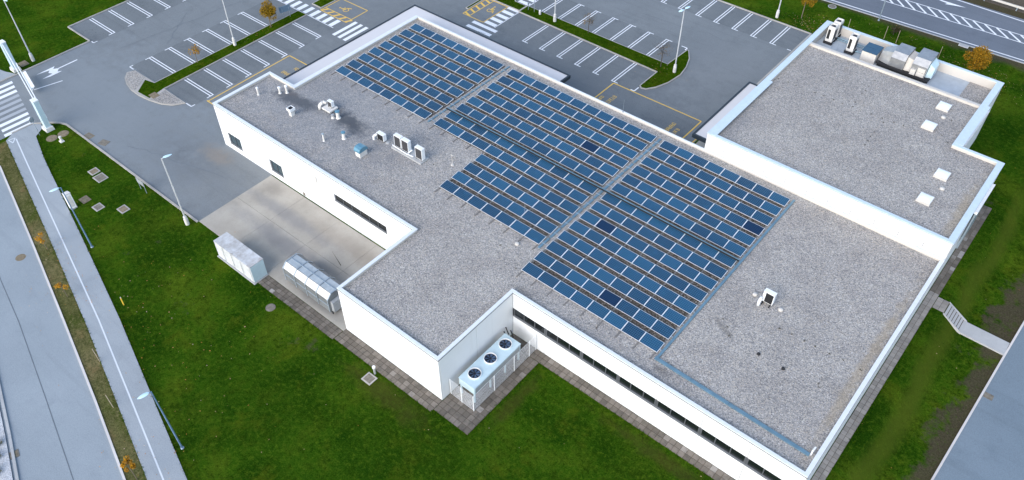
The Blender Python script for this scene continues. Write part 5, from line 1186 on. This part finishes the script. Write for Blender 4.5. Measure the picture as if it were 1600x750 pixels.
# tufts of grass over the lawns: real blades that soften the lawn and its borders
gm = MB(); rnd = random.Random(3)
def tuft(x, y, z, s):
    for q in range(3):
        a = rnd.uniform(0, 6.28); c, d = math.cos(a), math.sin(a); h_ = s * rnd.uniform(.6, 1.2); w = s * .22
        gm.face([(x - d * w, y + c * w, z - .01), (x + d * w, y - c * w, z - .01), (x + c * s * .7, y + d * s * .7, z + h_)])
for i in range(26000):
    x, y = rnd.uniform(-100, 5), rnd.uniform(5, 101)
    if on_lawn(x, y): tuft(x, y, gz(x, y), rnd.uniform(.05, .11))
def edge_tufts(pts, side, per, spread=.25, z=0.02):
    for a, b_ in zip(pts, pts[1:]):
        a = Vector(a); b_ = Vector(b_); L = (b_ - a).length; tt = (b_ - a).normalized(); nn = Vector((-tt.y, tt.x)) * side
        for i in range(int(L * per)):
            q = a.lerp(b_, rnd.random()) + nn * abs(rnd.gauss(0, spread)) - nn * .06; tuft(q.x, q.y, z, rnd.uniform(.06, .12))
edge_tufts(sp_, 1, 25, z=.03); edge_tufts([(-48.4, 22.55), (-38.5, 22.55), (-38.45, 22.7), (-27.3, 22.7), (-27.3, 23.0), (-23.75, 23.0)], -1, 25)
edge_tufts([(-23.75, 23), (-23.75, 31.7), (-2, 31.7)], -1, 25); edge_tufts([(-1.32, 31.7), (-1.32, 57.7)], -1, 20); edge_tufts([(-83, 23.6), (-59.1, 23.65)], -1, 20); edge_tufts(vp, -1, 14, .12, .04)
gm.build('grass', 'blade', label='short green grass blades on the lawns', cat='grass', kind='stuff')

# small dark weeds rooted in the roof gravel
wm = MB(); rnd = random.Random(21)
WEEDS = [(-22.98, 70.95), (-22.14, 70.92), (-20.1, 70.95), (-19.18, 71.01), (-18.16, 71.02), (-17.23, 71.02), (-16.24, 71.15), (-16.34, 76.68), (-16.46, 75.37), (-16.41, 74.47), (-16.44, 73.74), (-16.34, 71.98), (-14.37, 71.15), (-13.31, 71.14), (-12.97, 70.56), (-12.18, 71.21), (-11.29, 71.3), (-10.27, 71.3), (-13.0, 68.62), (-13.05, 67.75), (-13.02, 66.95), (-12.92, 66.22), (-7.98, 72.15), (-7.22, 71.42), (-8.09, 75.02), (-10.9, 78.31), (-19.86, 78.26), (-24.02, 70.92)]
WEEDS = [(x, y, 6.75) for x, y in WEEDS] + [(x, y, ZG) for x, y in ((-9.36, 43.09), (-8.38, 43.15), (-7.36, 43.21), (-6.53, 43.27), (-5.42, 43.27), (-4.35, 43.34), (-3.02, 43.31), (-4.87, 40.21), (-4.7, 40.0), (-12.5, 40.7), (-13.2, 41.2), (-12.0, 40.0), (-43.2, 40.2), (-31.6, 36.2), (-28.9, 35.0), (-20.2, 34.2))]
for x, y, z in WEEDS:
    for q in range(15):
        a = rnd.uniform(0, 6.28); rr = rnd.gauss(0, .07); px_, py_ = x + rr * math.cos(a), y + rr * math.sin(a); h_ = rnd.uniform(.03, .09); b_ = rnd.uniform(0, 6.28)
        wm.face([(px_ - .02 * math.sin(b_), py_ + .02 * math.cos(b_), z), (px_ + .02 * math.sin(b_), py_ - .02 * math.cos(b_), z), (px_ + .05 * math.cos(b_), py_ + .05 * math.sin(b_), z + h_)])
wm.build('roof_weeds', 'leaf_dark', label='tiny dark weeds growing in lines on the roof gravel', cat='weeds', kind='stuff')
